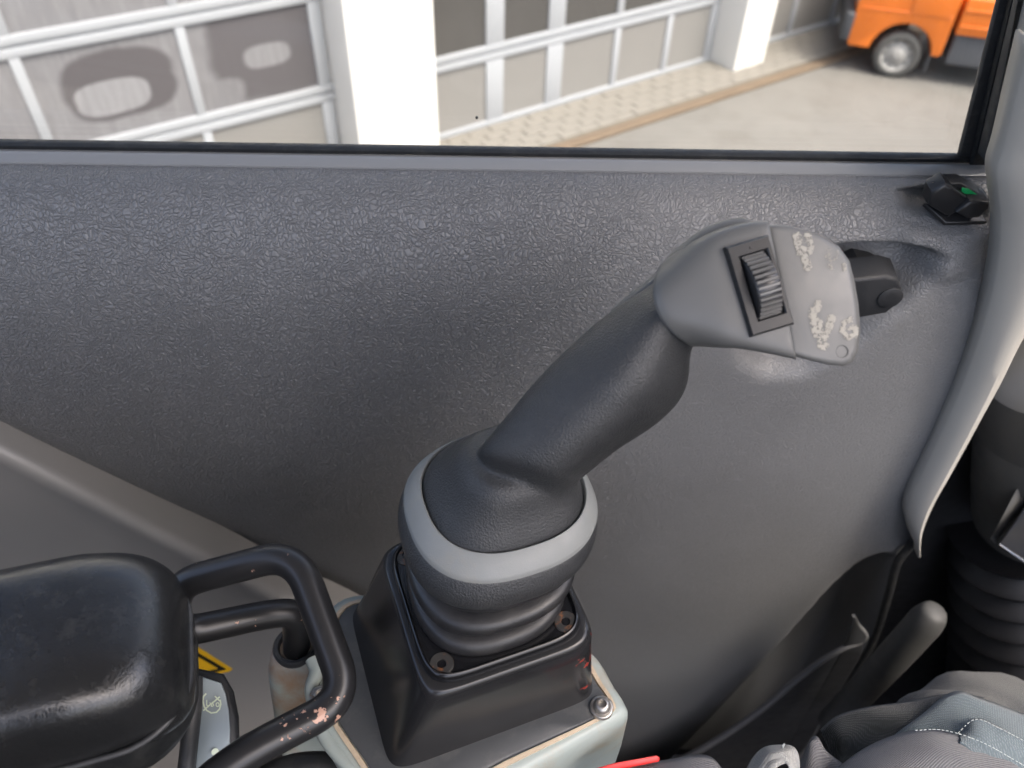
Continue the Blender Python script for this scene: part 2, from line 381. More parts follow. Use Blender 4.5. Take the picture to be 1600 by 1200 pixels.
# ================================================================== the setting outside
GD = obj('ground', [(-60, -60, 0), (90, -60, 0), (90, 120, 0), (-60, 120, 0)], [(0, 1, 2, 3)], MAT['asphalt'], smooth=False); tag(GD, kind='structure')
A0 = G(690, 225); B0 = G(1110, 100); FD = nrm(B0-A0); FN = np.array([FD[1], -FD[0], 0])     # facade direction and outward normal
def FP(s, o, z): return A0+FD*s+FN*o+np.array([0, 0, z])
ZU = np.array([0, 0, 1.0])
def fbox(s0, s1, o0, o1, z0, z1, bev=0, bm=None):
    return box_bm(FP((s0+s1)/2, (o0+o1)/2, (z0+z1)/2), FD, FN, ZU, abs(s1-s0)/2, abs(o1-o0)/2, abs(z1-z0)/2, bev, 2, bm)
bld = thing('garage_building', 'white garage building with rows of glazed sectional doors seen through the cab window', 'building', FP(0, 0, 0))
bm_obj('wall', fbox(-6, 16, -.06, .34, 3.45, 5.2, .01), MAT['wall'], bld, False)
bm_obj('back_wall', fbox(-6, 16, -4.1, -4.0, .0, 5.19), MAT['wall'], bld, False)
for s0, s1 in ((-.86, -.205), (3.08, 3.5), (7.6, 8.2), (-5.9, -5.3)):
    bm_obj('pillar', fbox(s0, s1, -.12, .32, 0.0, 3.446, .008), MAT['wall'], bld)
# sectional doors: frame mesh, each panel and pane a piece
def garage_door(s0, s1, cols, colw, film=False):
    fr = bmesh.new()
    rows = [(.03, .08), (.575, .695), (1.25, 1.37), (1.93, 2.05), (2.61, 2.73), (3.38, 3.44)]
    for (z0, z1) in rows:
        zm = (z0+z1)/2
        if z1-z0 < .1: fbox(s0, s1, -.05, .0, z0, z1, .006, fr)
        else: fbox(s0, s1, -.05, .0, z0, zm-.007, .006, fr); fbox(s0, s1, -.05, .0, zm+.007, z1, .006, fr); fbox(s0, s1, -.049, -.02, zm-.008, zm+.008, 0, fr)
    for s, wd in zip(cols, colw):
        for i in range(len(rows)-1): fbox(s-wd/2, s+wd/2, -.046, -.004, rows[i][1]-.002, rows[i+1][0]+.002, .005, fr)
    d = bm_obj('garage_door', fr, MAT['alu'], bld)
    edges = list(zip(cols, colw))
    for i in range(len(rows)-1):
        for j in range(len(cols)-1):
            a = cols[j]+colw[j]/2-.004; b = cols[j+1]-colw[j+1]/2+.004
            z0, z1 = rows[i][1]-.004, rows[i+1][0]+.004
            glass = i >= 1
            if glass and film:
                mt = FILM[(j+i*2+1) % len(FILM)]
                if i == 1 and j == len(cols)-2: mt = FILM[1]
                if i == 1 and j == len(cols)-3: mt = FILM[0]
            else: mt = MAT['darkglass'] if glass else MAT['panel']
            bmm = fbox(a, b, -.034, -.022, z0, z1)
            c = FP((a+b)/2, -.028, (z0+z1)/2)
            # turn into local axes so generated coordinates follow the pane
            bmesh.ops.translate(bmm, verts=bmm.verts, vec=-Vector(tuple(c)))
            ang = math.atan2(FD[1], FD[0]); bmesh.ops.rotate(bmm, verts=bmm.verts, cent=(0, 0, 0), matrix=Matrix.Rotation(-ang, 3, 'Z'))
            o = bm_obj('pane' if glass else 'panel', bmm, mt, d, False)
            o.matrix_parent_inverse = Matrix.Identity(4)
            o.location = Vector(tuple(c)); o.rotation_euler.z = ang
FILM = [film_glass('wiped_pane', [(.54, .53, .38, .37, .22, .03), (.47, .41, .25, .18, .22, 1.0)]),
        film_glass('wiped_pane_b', [(.68, .6, .55, .62, .25, .06), (.60, .50, .19, .13, .4, .8), (.16, .18, .2, .16, .6, .6)]),
        film_glass('streaked_pane', [(.3, .9, .5, .3, .5, .1)])]
garage_door(-5.3, -.86, [-5.25, -4.42, -3.56, -2.72, -1.80, -.92], [.09, .06, .06, .06, .06, .09], True)
garage_door(-.2, 3.08, [-.12, .53, 1.14, 1.83, 2.46, 3.035], [.10, .17, .17, .07, .07, .09])
garage_door(3.5, 7.6, [3.55, 4.25, 4.95, 5.65, 6.35, 7.0, 7.55], [.10, .07, .07, .07, .07, .07, .10])
# paver bed, pavers, rusty channel
pv = bm_obj('pavement', fbox(-4, 12, .0, .56, .0, .03), MAT['joint'], None, False); tag(pv, kind='structure')
pm = None; cnt = 0
for r in range(5):
    for k in range(58):
        s = -.9+k*.205+(.1 if r % 2 else 0)
        if s > 10.8: continue
        cnt += 1
        c = FP(s, .055+r*.105, .03)
        if pm is None:
            pm = box_bm((0, 0, 0), FD, FN, ZU, .099, .049, .016, .004, 1); me = bpy.data.meshes.new('paver'); pm.to_mesh(me); me.materials.append(MAT['paver'])
        o = bpy.data.objects.new('paver', me); COL.objects.link(o); o.parent = pv; o.location = Vector(tuple(c+np.array([0, 0, random.uniform(-.003, .003)])))
ch = bm_obj('drain_channel', fbox(-4, 12, .565, .66, .0, .035, .006), MAT['rust']); tag(ch, 'rusty brown drain channel edging the pavers before the garage', 'drain')

# ------------------------------------------------------------------ orange truck
TC = G(1389, 122); TY = TC[1]-.02
TX = nrm([1, -.34, 0]); TN = np.array([TX[1], -TX[0], 0])   # along the truck (front at -TX), outward normal to camera
if TN[1] > 0: TN = -TN
def TP(px, py, o=0): return PL(px, py, TC+TN*o, TN)
def tu(px, py): q = TP(px, py)-TC; return float(q@TX), float(q[2])
def tp(u, o, z): return TC+TX*u+TN*o+ZU*z
def tbox(u0, u1, o0, o1, z0, z1, bev=0, bm=None):
    return box_bm(tp((u0+u1)/2, (o0+o1)/2, (z0+z1)/2), TX, TN, ZU, abs(u1-u0)/2, abs(o1-o0)/2, abs(z1-z0)/2, bev, 3, bm)
trk = thing('orange_truck', 'small orange flatbed truck parked beyond the garage doors on pale asphalt', 'truck', TC)
u_f = tu(1327, 50)[0]; u_c = tu(1480, 60)[0]; z_b = tu(1450, 86)[1]; z_bed = tu(1500, 53)[1]
WR = .212
# cab side profile with a wheel arch
arch = [(math.cos(a)*(WR+.065), WR+.02+math.sin(a)*(WR+.065)) for a in np.linspace(math.pi*1.02, -.02*math.pi, 15)]
prof = [(u_f, z_b+.06)]+[(u_f+.02, z_b)]+[(u, max(z, z_b)) for u, z in arch]+[(u_c-.02, z_b), (u_c, z_b+.03), (u_c, 1.70), (u_c-.06, 1.78), (u_f+.42, 1.78), (u_f+.30, 1.70), (u_f+.06, 1.02), (u_f, .9)]
bm_obj('cab', prism([tp(u, .03, z) for u, z in prof], -TN*1.36, .02, 2), MAT['orange'], trk, angle=30)
bm_obj('crease', tbox(u_f+.03, u_c-.03, .028, .038, .60, .615, .004), MAT['orange'], trk)
dr = bm_obj('door', tbox(u_f+.46, u_c-.05, .028, .040, z_b+.35, 1.05, .008), MAT['orange'], trk)
bm_obj('handle', tbox(u_c-.25, u_c-.13, .040, .055, .93, .96, .005), MAT['bumper'], dr)
bm_obj('side_window', tbox(u_f+.40, u_c-.08, .027, .036, 1.1, 1.62, .01), MAT['darkglass'], trk)
bm_obj('bumper', tbox(u_f-.085, u_f+.012, -1.36, .05, z_b+.04, z_b+.30, .03), MAT['bumper'], trk)
bm_obj('headlight', tbox(u_f-.012, u_f+.02, -.22, -.02, .62, .80, .02), MAT['rim'], trk)
bm_obj('cargo_bed', tbox(u_c+.04, u_c+2.1, -1.38, .05, z_bed, z_bed+.32, .015), MAT['orange'], trk)
for zz in (.06, .2): bm_obj('bed_rail', tbox(u_c+.05, u_c+2.09, .05, .062, z_bed+zz, z_bed+zz+.03, .005), MAT['orange'], trk)
bm_obj('chassis', tbox(u_c-.1, u_c+2.0, -1.0, -.30, z_bed-.14, z_bed-.002, .01), MAT['bumper'], trk)
bm_obj('under_box', tbox(u_c+.06, u_c+.62, -.30, .0, z_bed-.28, z_bed-.004, .015), MAT['underbox'], trk)
bm_obj('mud_flap', tbox(.27, .285, -.16, .01, .10, .36, .004), MAT['underbox'], trk)
def wheel(u, side):
    c = tp(u, -.08 if side else -1.24, WR); ax = TN if side else -TN
    q = WR/.245
    V, Fc = disc_lathe(c, ax, [(r_*q, h_) for r_, h_ in [(.165, -.08), (.225, -.082), (.245, -.06), (.245, .045), (.232, .072), (.19, .085), (.165, .075), (.16, .03)]], 40)
    wobj = obj('wheel', V, Fc, MAT['tyre'], trk)
    V, Fc = disc_lathe(c, ax, [(r_*q, h_) for r_, h_ in [(.165, .0), (.172, .068), (.165, .074), (.15, .05), (.125, .04), (.11, .052), (.075, .055), (.06, .075), (.045, .08), (.01, .082)]], 40)
    obj('rim', V, Fc, MAT['rim'], wobj)
    for k in range(10):
        a = 2*math.pi*k/10; cc = c+ax*.046+(.137*q*math.cos(a))*TX+(.137*q*math.sin(a))*ZU
        V, Fc = disc_lathe(cc, ax, [(.012, 0), (.012, .003), (0, .0031)], 10); obj('vent_hole', V, Fc, MAT['bumper'], wobj)
for u in (0.0, 2.05 + u_c*.0):
    for s in (1, 0): wheel(u, s)

# ================================================================== the cab
DY = .462                                    # inner plane of the door at the sill
ZS = float(PY(750, 259, .462)[2])                                   # height of the top of the door panel
XR = .62; XL = -.75                          # front and rear of the cab
# shell: floor, ceiling, rear and far walls with window openings (shade the interior as the real cab does)
def sbox(name, x0, x1, y0, y1, z0, z1, mat, bev=.006):
    o = bm_obj(name, box_bm(((x0+x1)/2, (y0+y1)/2, (z0+z1)/2), (1, 0, 0), (0, 1, 0), (0, 0, 1), abs(x1-x0)/2, abs(y1-y0)/2, abs(z1-z0)/2, bev, 2), mat)
    tag(o, kind='structure'); return o
sbox('floor', -.85, .95, -.75, .56, 1.50, 1.55, MAT['mat'])
sbox('ceiling', -.85, .72, -.66, .56, 3.62, 3.68, MAT['ceiling'])
sbox('wall_right', -.85, .95, -.75, -.70, 1.556, 2.55, MAT['inner'])
sbox('wall_rear', -.85, -.80, -.694, .50, 1.556, 2.70, MAT['inner'])
sbox('wall_front', .90, .95, -.694, .56, 1.556, 3.12, MAT['mat'])  # unseen; raised into the windscreen opening to darken the foot well

# --- cab door -------------------------------------------------------
door = thing('cab_door', 'dark grey grained cab door with window, handle recess and map pocket', 'door', (0, DY, 1.7))
NX, NZ = 300, 330
xs = np.linspace(-.62, .60, NX)
tz = np.concatenate([(np.linspace(0, 1, 90)**1.6)*.10, .10+(np.linspace(0, 1, NZ-90)[1:]**1.25)*.92]); NZ = len(tz)
X, T = np.meshgrid(xs, tz); Z = ZS-T
roll = .050*np.sqrt(np.clip(1-(1-np.clip(T/.095, 0, 1))**2, 0, 1))
Y = DY-.004-roll-.004*sstep((T-.06)/.2)+(.02+.03*(1-sstep((X+.02)/.28)))*sstep((T-.10)/.55)
pts = np.stack([X, Y, Z], -1); PXg, PYg = proj(pts)
lipw = 9+36*sstep((PYg-400)/110)
hand = [(1150, 540), (1160, 575), (1200, 600), (1262, 592), (1340, 548), (1412, 488), (1452, 428), (1462, 398), (1440, 381), (1330, 383), (1240, 400), (1180, 470)]
Y += .026*sstep(sdf_poly(PXg, PYg, hand)/lipw)
shelf = [(1392, 305), (1398, 290), (1450, 283), (1530, 288), (1549, 312), (1545, 340), (1520, 349), (1470, 347), (1425, 337), (1402, 322)]
Y += .020*sstep(sdf_poly(PXg, PYg, shelf)/(10+30*sstep((335-PYg)/30)))
boss = [(1395, 348), (1470, 352), (1545, 356), (1505, 425), (1465, 440), (1430, 400)]
Y -= .006*sstep((sdf_poly(PXg, PYg, boss)+12)/26)
pock = [(1030, 1215), (1105, 1138), (1180, 1060), (1250, 985), (1310, 918), (1352, 882), (1384, 868), (1392, 885), (1374, 945), (1352, 1005), (1300, 1090), (1210, 1230), (1050, 1330)]
Y += .055*sstep((sdf_poly(PXg, PYg, pock)+4)/16)
for _ in range(5):
    q = Y.copy(); q[1:-1, 1:-1] = (Y[1:-1, 1:-1]*2+Y[:-2, 1:-1]+Y[2:, 1:-1]+Y[1:-1, :-2]+Y[1:-1, 2:])/6; q[:30] = Y[:30]; Y = q
V = np.stack([X, Y, Z], -1).reshape(-1, 3)
Fc = [(j*NX+i, j*NX+i+1, (j+1)*NX+i+1, (j+1)*NX+i) for j in range(NZ-1) for i in range(NX-1)]
cut = [(1531, 200), (1549, 262), (1558, 300), (1562, 345), (1559, 400), (1548, 460), (1531, 520), (1507, 590), (1477, 660), (1447, 725), (1426, 770), (1422, 800), (1430, 830), (1424, 850), (1402, 880), (1388, 930), (1365, 1000), (1330, 1060), (1290, 1130), (1250, 1200), (1200, 1300), (1100, 1500)]
clamped = np.zeros(X.shape, bool); V3 = V.reshape(NZ, NX, 3)
PXf, PYf = proj(V3); xc = np.interp(PYf, [c[1] for c in cut], [c[0] for c in cut])+np.where(PYf < 780, 12, np.clip(12-(PYf-780)/3, 0, 12))
for j in range(NZ):
    over = np.where(PXf[j] > xc[j])[0]
    if len(over) == 0: continue
    i = max(1, int(over[0])); a0 = PXf[j, i-1]-xc[j, i-1]; a1 = PXf[j, i]-xc[j, i]; t = float(np.clip(a0/(a0-a1+1e-9), 0, 1))
    V3[j, i:] = V3[j, i-1]*(1-t)+V3[j, i]*t; clamped[j, i+1:] = True
ok = ~clamped.reshape(-1); V = V3.reshape(-1, 3)
Fc = [f for f in Fc if ok[f[0]] or ok[f[3]]]
me = bpy.data.meshes.new('door_panel'); me.from_pydata(V.tolist(), [], Fc); me.update()
if me.polygons[5000].normal.y > 0: me.flip_normals()
at = me.attributes.new('grain', 'FLOAT', 'POINT')
g = 1.0+.5*sstep((PYg-380)/250)-1.05*sstep((PXg-780)/420)*sstep((PYg-380)/200)-.35*sstep((PYg-750)/250)
g -= .45*sstep((PXg-800)/300); g = np.clip(g, .28, 1.6)
at.data.foreach_set('value', g.reshape(-1).astype(np.float32))
dp = link('door_panel', me, MAT['vinyl'], door, True, 180)
V, Fc = tube(catmull([PY(x, y, .407) for x, y in cut[11:20]], 6), .004, 10); obj('edge_seal', V, Fc, MAT['seal'], door)
# sill mouldings: pale strip, rubber bead, black glass channel
def strip(name, x0, x1, prof, mat, parent, curve=lambda x: (0, 0)):
    rings = []
    for x in np.linspace(x0, x1, 40):
        dy, dz = curve(x); rings.append([np.array([x, y+dy, z+dz]) for y, z in prof])
    V, Fc = loft(rings); return obj(name, V, Fc, mat, parent, True, 35)
ZW = float(PY(750, 229, .486)[2])
strip('sill_moulding', -.62, .345, [(DY-.006, ZS-.008), (DY-.006, ZS+.001), (DY-.004, ZS+.002), (DY+.005, ZS+.003), (DY+.008, ZW-.0035), (DY+.011, ZW-.003), (DY+.0175, ZW-.0035), (DY+.0175, ZS-.008)], MAT['sill'], door)
strip('window_seal', -.62, .338, [(DY+.017, ZS-.002), (DY+.017, ZW-.001), (DY+.020, ZW+.0005), (DY+.025, ZW), (DY+.025, ZS-.002)], MAT['seal'], door)
# front upright of the window frame: leans forward with height
GY = DY+.030
def upright(name, pxs, y0, y1, mat, parent=door, top=3.3):
    (a, b), (c, d) = pxs          # left edge bottom & top px, right edge bottom & top px
    L0, L1, R0, R1 = PY(*a, y0), PY(*b, y0), PY(*c, y0), PY(*d, y0)
    def ext(p, q): return p+(q-p)*(top-p[2])/(q[2]-p[2])
    L1, R1 = ext(L0, L1), ext(R0, R1)
    return bm_obj(name, prism([L0, R0, R1, L1], (0, y1-y0, 0), .002, 2), mat, parent)
upright('frame_upright', (((1499, 246), (1562, 0)), ((1540, 252), (1605, 0))), DY+.019, DY+.025, MAT['seal_grey'])
upright('frame_channel', (((1518, 264), (1581, 0)), ((1550, 262), (1640, 0))), DY+.012, DY+.0185, MAT['seal'])
upright('frame_gasket', (((1538, 250), (1598, 0)), ((1562, 250), (1640, -40))), DY+.000, DY+.0115, MAT['seal_grey'])
gl = obj('window_glass', [(-.62, GY-.0025, ZS-.01), (.40, GY-.0025, ZS-.01), (.55, GY-.0025, 3.3), (-.62, GY-.0025, 3.3)], [(0, 1, 2, 3)], MAT['glass'], door, False)
md = gl.modifiers.new('thick', 'SOLIDIFY'); md.thickness = .004
V, Fc = disc_lathe(PY(745, 184, GY-.0068), (0, -1, 0), [(.0010, -.0005), (.0009, .0003), (.0004, .0005)], 10); obj('dirt_spot', V, Fc, MAT['seal'], door)
bm_obj('window_header', box_bm((-.1, DY+.02, 3.33), (1, 0, 0), (0, 1, 0), (0, 0, 1), .6, .03, .03, .008, 2), MAT['seal_grey'], door)
bm_obj('frame_rear_upright', box_bm((-.60, DY+.02, 3.02), (1, 0, 0), (0, 1, 0), (0, 0, 1), .025, .02, .27, .006, 2), MAT['seal_grey'], door)
# door handle: a lever with a rounded end standing out of the recess
hy = .398
hb = [PY(1300, 440, hy), PY(1345, 436, hy), PY(1385, 432, hy), PY(1404, 437, hy), PY(1410, 452, hy), PY(1404, 476, hy), PY(1385, 491, hy), PY(1345, 498, hy), PY(1300, 502, hy)]
hd = bm_obj('door_handle', prism(hb, (0, .020, .004), .0025, 3), MAT['dark'], door)
hp = PY(1391, 466, hy-.0006); V, Fc = disc_lathe(hp, (0, -1, 0), [(.0080, -.002), (.0080, .0002), (.0074, .0006), (.002, .0006)], 28); obj('pivot_cap', V, Fc, MAT['dark'], hd)
bm_obj('handle_root', prism([PY(1318, 424, .412), PY(1345, 411, .412), PY(1372, 417, .412), PY(1404, 434, .412), PY(1400, 446, .412), PY(1325, 450, .412)], (0, .02, .0), .005, 4), MAT['dark'], hd)
# rocker switch on the little shelf
sw = bm_obj('rocker_switch', prism([PY(1444, 317, 0.4340), PY(1478, 348, 0.4220), PY(1543, 346, 0.4220), PY(1520, 322, 0.4340)], (0, .001, -.003), .0006, 2), MAT['switch'], door)
def lobe(name, pp, y, th, bev): return bm_obj(name, prism([PY(x_, y_, y) for x_, y_ in pp], (0, th, .002), bev, 3), MAT['switch'], sw)
lobe('rocker', [(1450, 321), (1456, 301), (1478, 287), (1518, 314), (1500, 330), (1482, 341)], .4240, .013, .0022)
lobe('rocker_front', [(1516, 315), (1547, 317), (1546, 326), (1531, 341), (1513, 343), (1494, 333)], .4205, .016, .0018)
lobe('rocker_top', [(1480, 287), (1502, 287), (1545, 311), (1547, 319), (1518, 317)], .4290, .010, .0012)
def lens_q(l): return [PY(x, y, d) for x, y, d in l]
bm_obj('green_lens', prism(lens_q([(1504, 293, .4282), (1513, 294, .4282), (1530, 305, .4282), (1526, 311, .4282), (1512, 307, .4282), (1503, 299, .4282)]), (0, .003, -.002), .0005), MAT['lens'], sw, False)
# map pocket on the lower door
rim = [(1334, 962), (1340, 975), (1353, 992), (1345, 1003), (1318, 1013), (1285, 1032), (1240, 1066), (1190, 1108), (1130, 1150), (1060, 1190), (985, 1225), (900, 1260)]
py_ = .375; R1 = catmull([PY(x, y, py_) for x, y in rim], 6)
rings = []
for k, (dy, dz, grow) in enumerate([(.0, .0, 0), (.002, -.05, .01), (.012, -.3, .03), (.03, -.6, .05)]):
    rings.append([p+np.array([grow, dy, dz]) for p in R1])
n = len(R1); V = [p for r in rings for p in r]; Fc = [(i*n+j, i*n+j+1, (i+1)*n+j+1, (i+1)*n+j) for i in range(len(rings)-1) for j in range(n-1)]
po = obj('map_pocket', V, Fc, MAT['dark'], door); md = po.modifiers.new('thick', 'SOLIDIFY'); md.thickness = .003
V, Fc = tube(R1, [.0018+.003*q/len(R1) for q in range(len(R1))], 10); obj('pocket_rim', V, Fc, MAT['rimgrey'], po)

# --- front pillar trim: beige moulded band wrapping the front edge of the door ----
le = [(1604, 60), (1582, 150), (1564, 225), (1553, 265), (1556, 300), (1560, 345), (1557, 400), (1546, 460), (1529, 520), (1505, 590), (1475, 660), (1445, 725), (1424, 770), (1417, 800), (1420, 822), (1424, 838)]
re_ = [(1770, 0), (1750, 80), (1725, 160), (1705, 235), (1690, 300), (1685, 360), (1665, 420), (1635, 460), (1600, 500), (1566, 562), (1528, 628), (1492, 690), (1460, 745), (1438, 790), (1427, 818), (1424, 840)]
L1 = catmull([PY(x, y, .398) for x, y in le], 5); Rr = catmull([PY(x, y, .418) for x, y in re_], 5); n = len(L1)
rings = []
for t, dy in ((.004, .012), (0, .003), (.006, -.001), (.02, -.003), (.10, -.009), (.22, -.016), (.36, -.021), (.5, -.022), (.64, -.019), (.78, -.012), (.9, -.004), (1.0, .004)):
    rings.append([l+(r-l)*t+np.array([0, dy, 0]) for l, r in zip(L1, Rr)])
V = [p for r in rings for p in r]; Fc = [(i*n+j, i*n+j+1, (i+1)*n+j+1, (i+1)*n+j) for i in range(len(rings)-1) for j in range(n-1)]
pil = thing('front_pillar', 'beige plastic front pillar trim curving down beside the cab door', 'pillar', (.40, .42, 1.7))
o = obj('pillar_trim', V, Fc, MAT['trim'], pil); md = o.modifiers.new('thick', 'SOLIDIFY'); md.thickness = .002; md.offset = -1
upright('pillar_post', (((1558, 256), (1614, 30)), ((1760, 252), (1810, 30))), .440, .455, MAT['trim'], pil, 3.62)
bm_obj('kick_panel', box_bm((.57, .545, 2.1), (1, 0, 0), (0, 1, 0), (0, 0, 1), .37, .02, .53, .012, 2), MAT['dark'], pil)

# --- lower rear side trim: taupe panel with a rounded bright edge ----
qe = [(-120, 640), (0, 703), (120, 765), (240, 829), (350, 886), (450, 936), (560, 985), (700, 1065), (900, 1180)]
E1 = catmull([PY(x, y, .385) for x, y in qe], 6); n = len(E1)
dn = nrm([-.45, 0, -.9])
prof = [(.004, .04), (.0, .008), (.0005, .002), (.003, -.002), (.007, -.0036), (.012, -.0038), (.02, -.0028), (.04, -.005), (.10, -.020), (.2, -.052), (.5, -.15)]
rings = [[p+dn*a+np.array([0, b, 0]) for p in E1] for a, b in prof]
V = [p for r in rings for p in r]; Fc = [(i*n+j, i*n+j+1, (i+1)*n+j+1, (i+1)*n+j) for i in range(len(rings)-1) for j in range(n-1)]
qt = obj('side_trim_panel', V, Fc, MAT['quarter']); tag(qt, 'taupe side trim panel with rounded upper edge behind the armrest', 'trim panel')
# warning sticker on it
from mathutils.bvhtree import BVHTree
QB = BVHTree.FromPolygons([tuple(v) for v in V], Fc)
def on_trim(px, py, off_):
    r = Vector(tuple(nrm(ray(px, py)))); h = QB.ray_cast(Vector(tuple(CC)), r)
    p = np.array(h[0]) if h[0] is not None else PY(px, py, .36)
    return p-np.array(r)*off_
sy = .0
st = thing('warning_sticker', 'yellow and black triangular warning sticker on the taupe side trim', 'sticker', on_trim(320, 1040, 0))
def flat(name, pp, y, mat, parent, th=.0006): return bm_obj(name, prism([on_trim(a, b, y) for a, b in pp], (0, th, 0), 0), mat, parent, False)
flat('border', [(363, 1046), (357, 1050), (312, 1061), (230, 1080), (210, 960), (300, 1006)], .0012, MAT['yellow'], st)
flat('black_band', [(353, 1046), (312, 1058), (235, 1077), (216, 966), (300, 1015)], sy+.0020, MAT['black_print'], st)
flat('yellow_field', [(340, 1045), (308, 1055), (240, 1070), (222, 976), (300, 1022)], sy+.0028, MAT['yellow'], st)
fo = bmesh.new()
for k in range(8):
    x = 313+k*3.2; y = 1053-k*.85
    for (dx, dy, w_, h_) in ((0, 0, .7, 3.0), (1.1, -1.0, 1.4, .7), (1.1, 1.0 if k % 2 else 0, 1.4, .7)):
        p = [on_trim(x+dx-w_/2, y+dy-h_/2, .0036), on_trim(x+dx+w_/2, y+dy-h_/2, .0036), on_trim(x+dx+w_/2, y+dy+h_/2, .0036), on_trim(x+dx-w_/2, y+dy+h_/2, .0036)]
        fo.faces.new([fo.verts.new(q) for q in p])
bm_obj('small_print', fo, MAT['black_print'], st, False)

# ================================================================== control console
OX, OY = -.0050, .2180; PH = math.radians(20)
EX = np.array([math.cos(PH), math.sin(PH), 0]); EY = np.array([-math.sin(PH), math.cos(PH), 0])
def LC(a, b, z): return np.array([OX, OY, 0])+EX*a+EY*b+np.array([0, 0, z])
ZH = 2.576                                             # top of the grey housing
ZT = 2.637                                             # top of the black cover
con = thing('control_console', 'blue grey metal console with black cover carrying the joystick', 'console', (OX, OY, 2.40))
MAT['cover'] = chip_mat('black_cover_paint', (.018, .018, .019, 1), rgb(140, 52, 42), .22, .66, .70, 150, 0, [LC(.049, -.047, 2.600), LC(.048, -.046, 2.618)], .030)
def rsq(h, z, n, ca=0, cb=0, m=64, hb=None):
    return sup(LC(ca, cb, z), EX*h, EY*(hb or h), n, m)
rings = [rsq(.0615, ZH-.006, 12, -.0105, 0, 64, .0515), rsq(.0585, ZH+.006, 11, -.0085, 0, 64, .0500), rsq(.0535, ZH+.026, 10, -.005, 0, 64, .0482), rsq(.0492, ZH+.046, 9, -.002, 0, 64, .0468), rsq(.0468, ZT-.004, 8), rsq(.0456, ZT-.001, 7.5), rsq(.0442, ZT, 7), rsq(.040, ZT, 7)]
V, Fc = loft(rings); obj('black_cover', V, Fc, MAT['cover'], con, True, 50)
# housing below, outline taken on its top plane

hp_ = [(530, 944), (600, 932), (780, 950), (905, 1010), (950, 1070), (966, 1095), (968, 1112), (930, 1136), (800, 1204), (640, 1290), (590, 1262), (556, 1205), (514, 1140), (499, 1100), (497, 1060), (506, 1000)]
top = [G(x, y, ZH) for x, y in hp_]
def grow(P, k, z):
    c = np.mean(P, axis=0); out = []
    for p in P:
        q = c+(p-c)*(1+k/np.linalg.norm(p-c)); q = q.copy(); q[2] = z; out.append(q)
    return out
T2 = catmull(top, 4, True)
rings = [grow(T2, -.012, ZH), grow(T2, -.0015, ZH), grow(T2, .002, ZH-.0012), grow(T2, .0042, ZH-.005), grow(T2, .005, ZH-.012), grow(T2, .006, ZH-.05), grow(T2, .004, ZH-.16)]
V, Fc = loft(rings); obj('housing', V, Fc, MAT['housing'], con, True, 60)
rings = [grow(T2, -.003, ZH-.0005), grow(T2, -.003, ZH+.0012), grow(T2, -.0055, ZH+.0016), grow(T2, -.006, ZH+.0004)]
V, Fc = loft(rings, False); obj('dirt_bead', V, Fc, MAT['tan'], con)
rings = [grow(T2, -.0065, ZH-.001), grow(T2, -.0065, ZH+.0018), grow(T2, -.0075, ZH+.0026), grow(T2, -.02, ZH+.0026)]
V, Fc = loft(rings); obj('top_plate', V, Fc, MAT['tray'], con, True, 50)
# button-head bolts on the plate
def bolt(p, r, mat, parent, name='bolt', tilt=(0, 0, 1)):
    V, Fc = disc_lathe(p, tilt, [(r*1.35, -.001), (r*1.35, .0012), (r*1.25, .0016), (r, .0017), (r*.97, .0032), (r*.8, .0050), (r*.5, .0058), (r*.46, .0058), (r*.44, .0035), (0, .0032)], 24)
    return obj(name, V, Fc, mat, parent, True, 50)
bolt(G(940, 1106, ZH+.0028), .0048, MAT['bolt'], con); bolt(G(502, 1090, ZH+.0028), .0048, MAT['bolt'], con)
# socket tower for the lever
sk = W(463, 1012, .478)
rings = []
for z, hx, hy_, dx, dy in ((sk[2]+.001, .013, .012, 0, 0), (sk[2]-.003, .0155, .0145, 0, 0), (sk[2]-.012, .017, .016, -.001, -.002), (sk[2]-.03, .018, .018, -.001, -.006), (sk[2]-.06, .020, .022, .002, -.016), (sk[2]-.12, .024, .03, .008, -.03)):
    rings.append(sup((sk[0]+dx, sk[1]+dy, z), (hx, 0, 0), (0, hy_, 0), 3.2, 48))
V, Fc = loft(rings); tw = obj('socket_tower', V, Fc, chip_mat('rusty_tower', (.34, .385, .36, 1), rgb(150, 122, 98), .5, .45, .72, 45, 0, [sk, sk+np.array([.01, -.01, -.01])], .045), con, True, 60)
V, Fc = disc_lathe(sk, (0, 0, 1), [(.0118, -.003), (.0135, .000), (.0138, .003), (.0125, .005), (.0105, .0045), (.0095, .001), (.0095, -.004)], 36); obj('socket_gasket', V, Fc, MAT['seal_grey'], tw)
bd = [G(488, 1030, 2.578), G(494, 1050, 2.577), G(487, 1075, 2.576), G(492, 1100, 2.575), G(503, 1125, 2.573), G(508, 1150, 2.572), G(535, 1185, 2.572), G(580, 1225, 2.572)]
V, Fc = tube(catmull(bd, 6), .004, 12); obj('weld_bead', V, Fc, MAT['housing'], con)

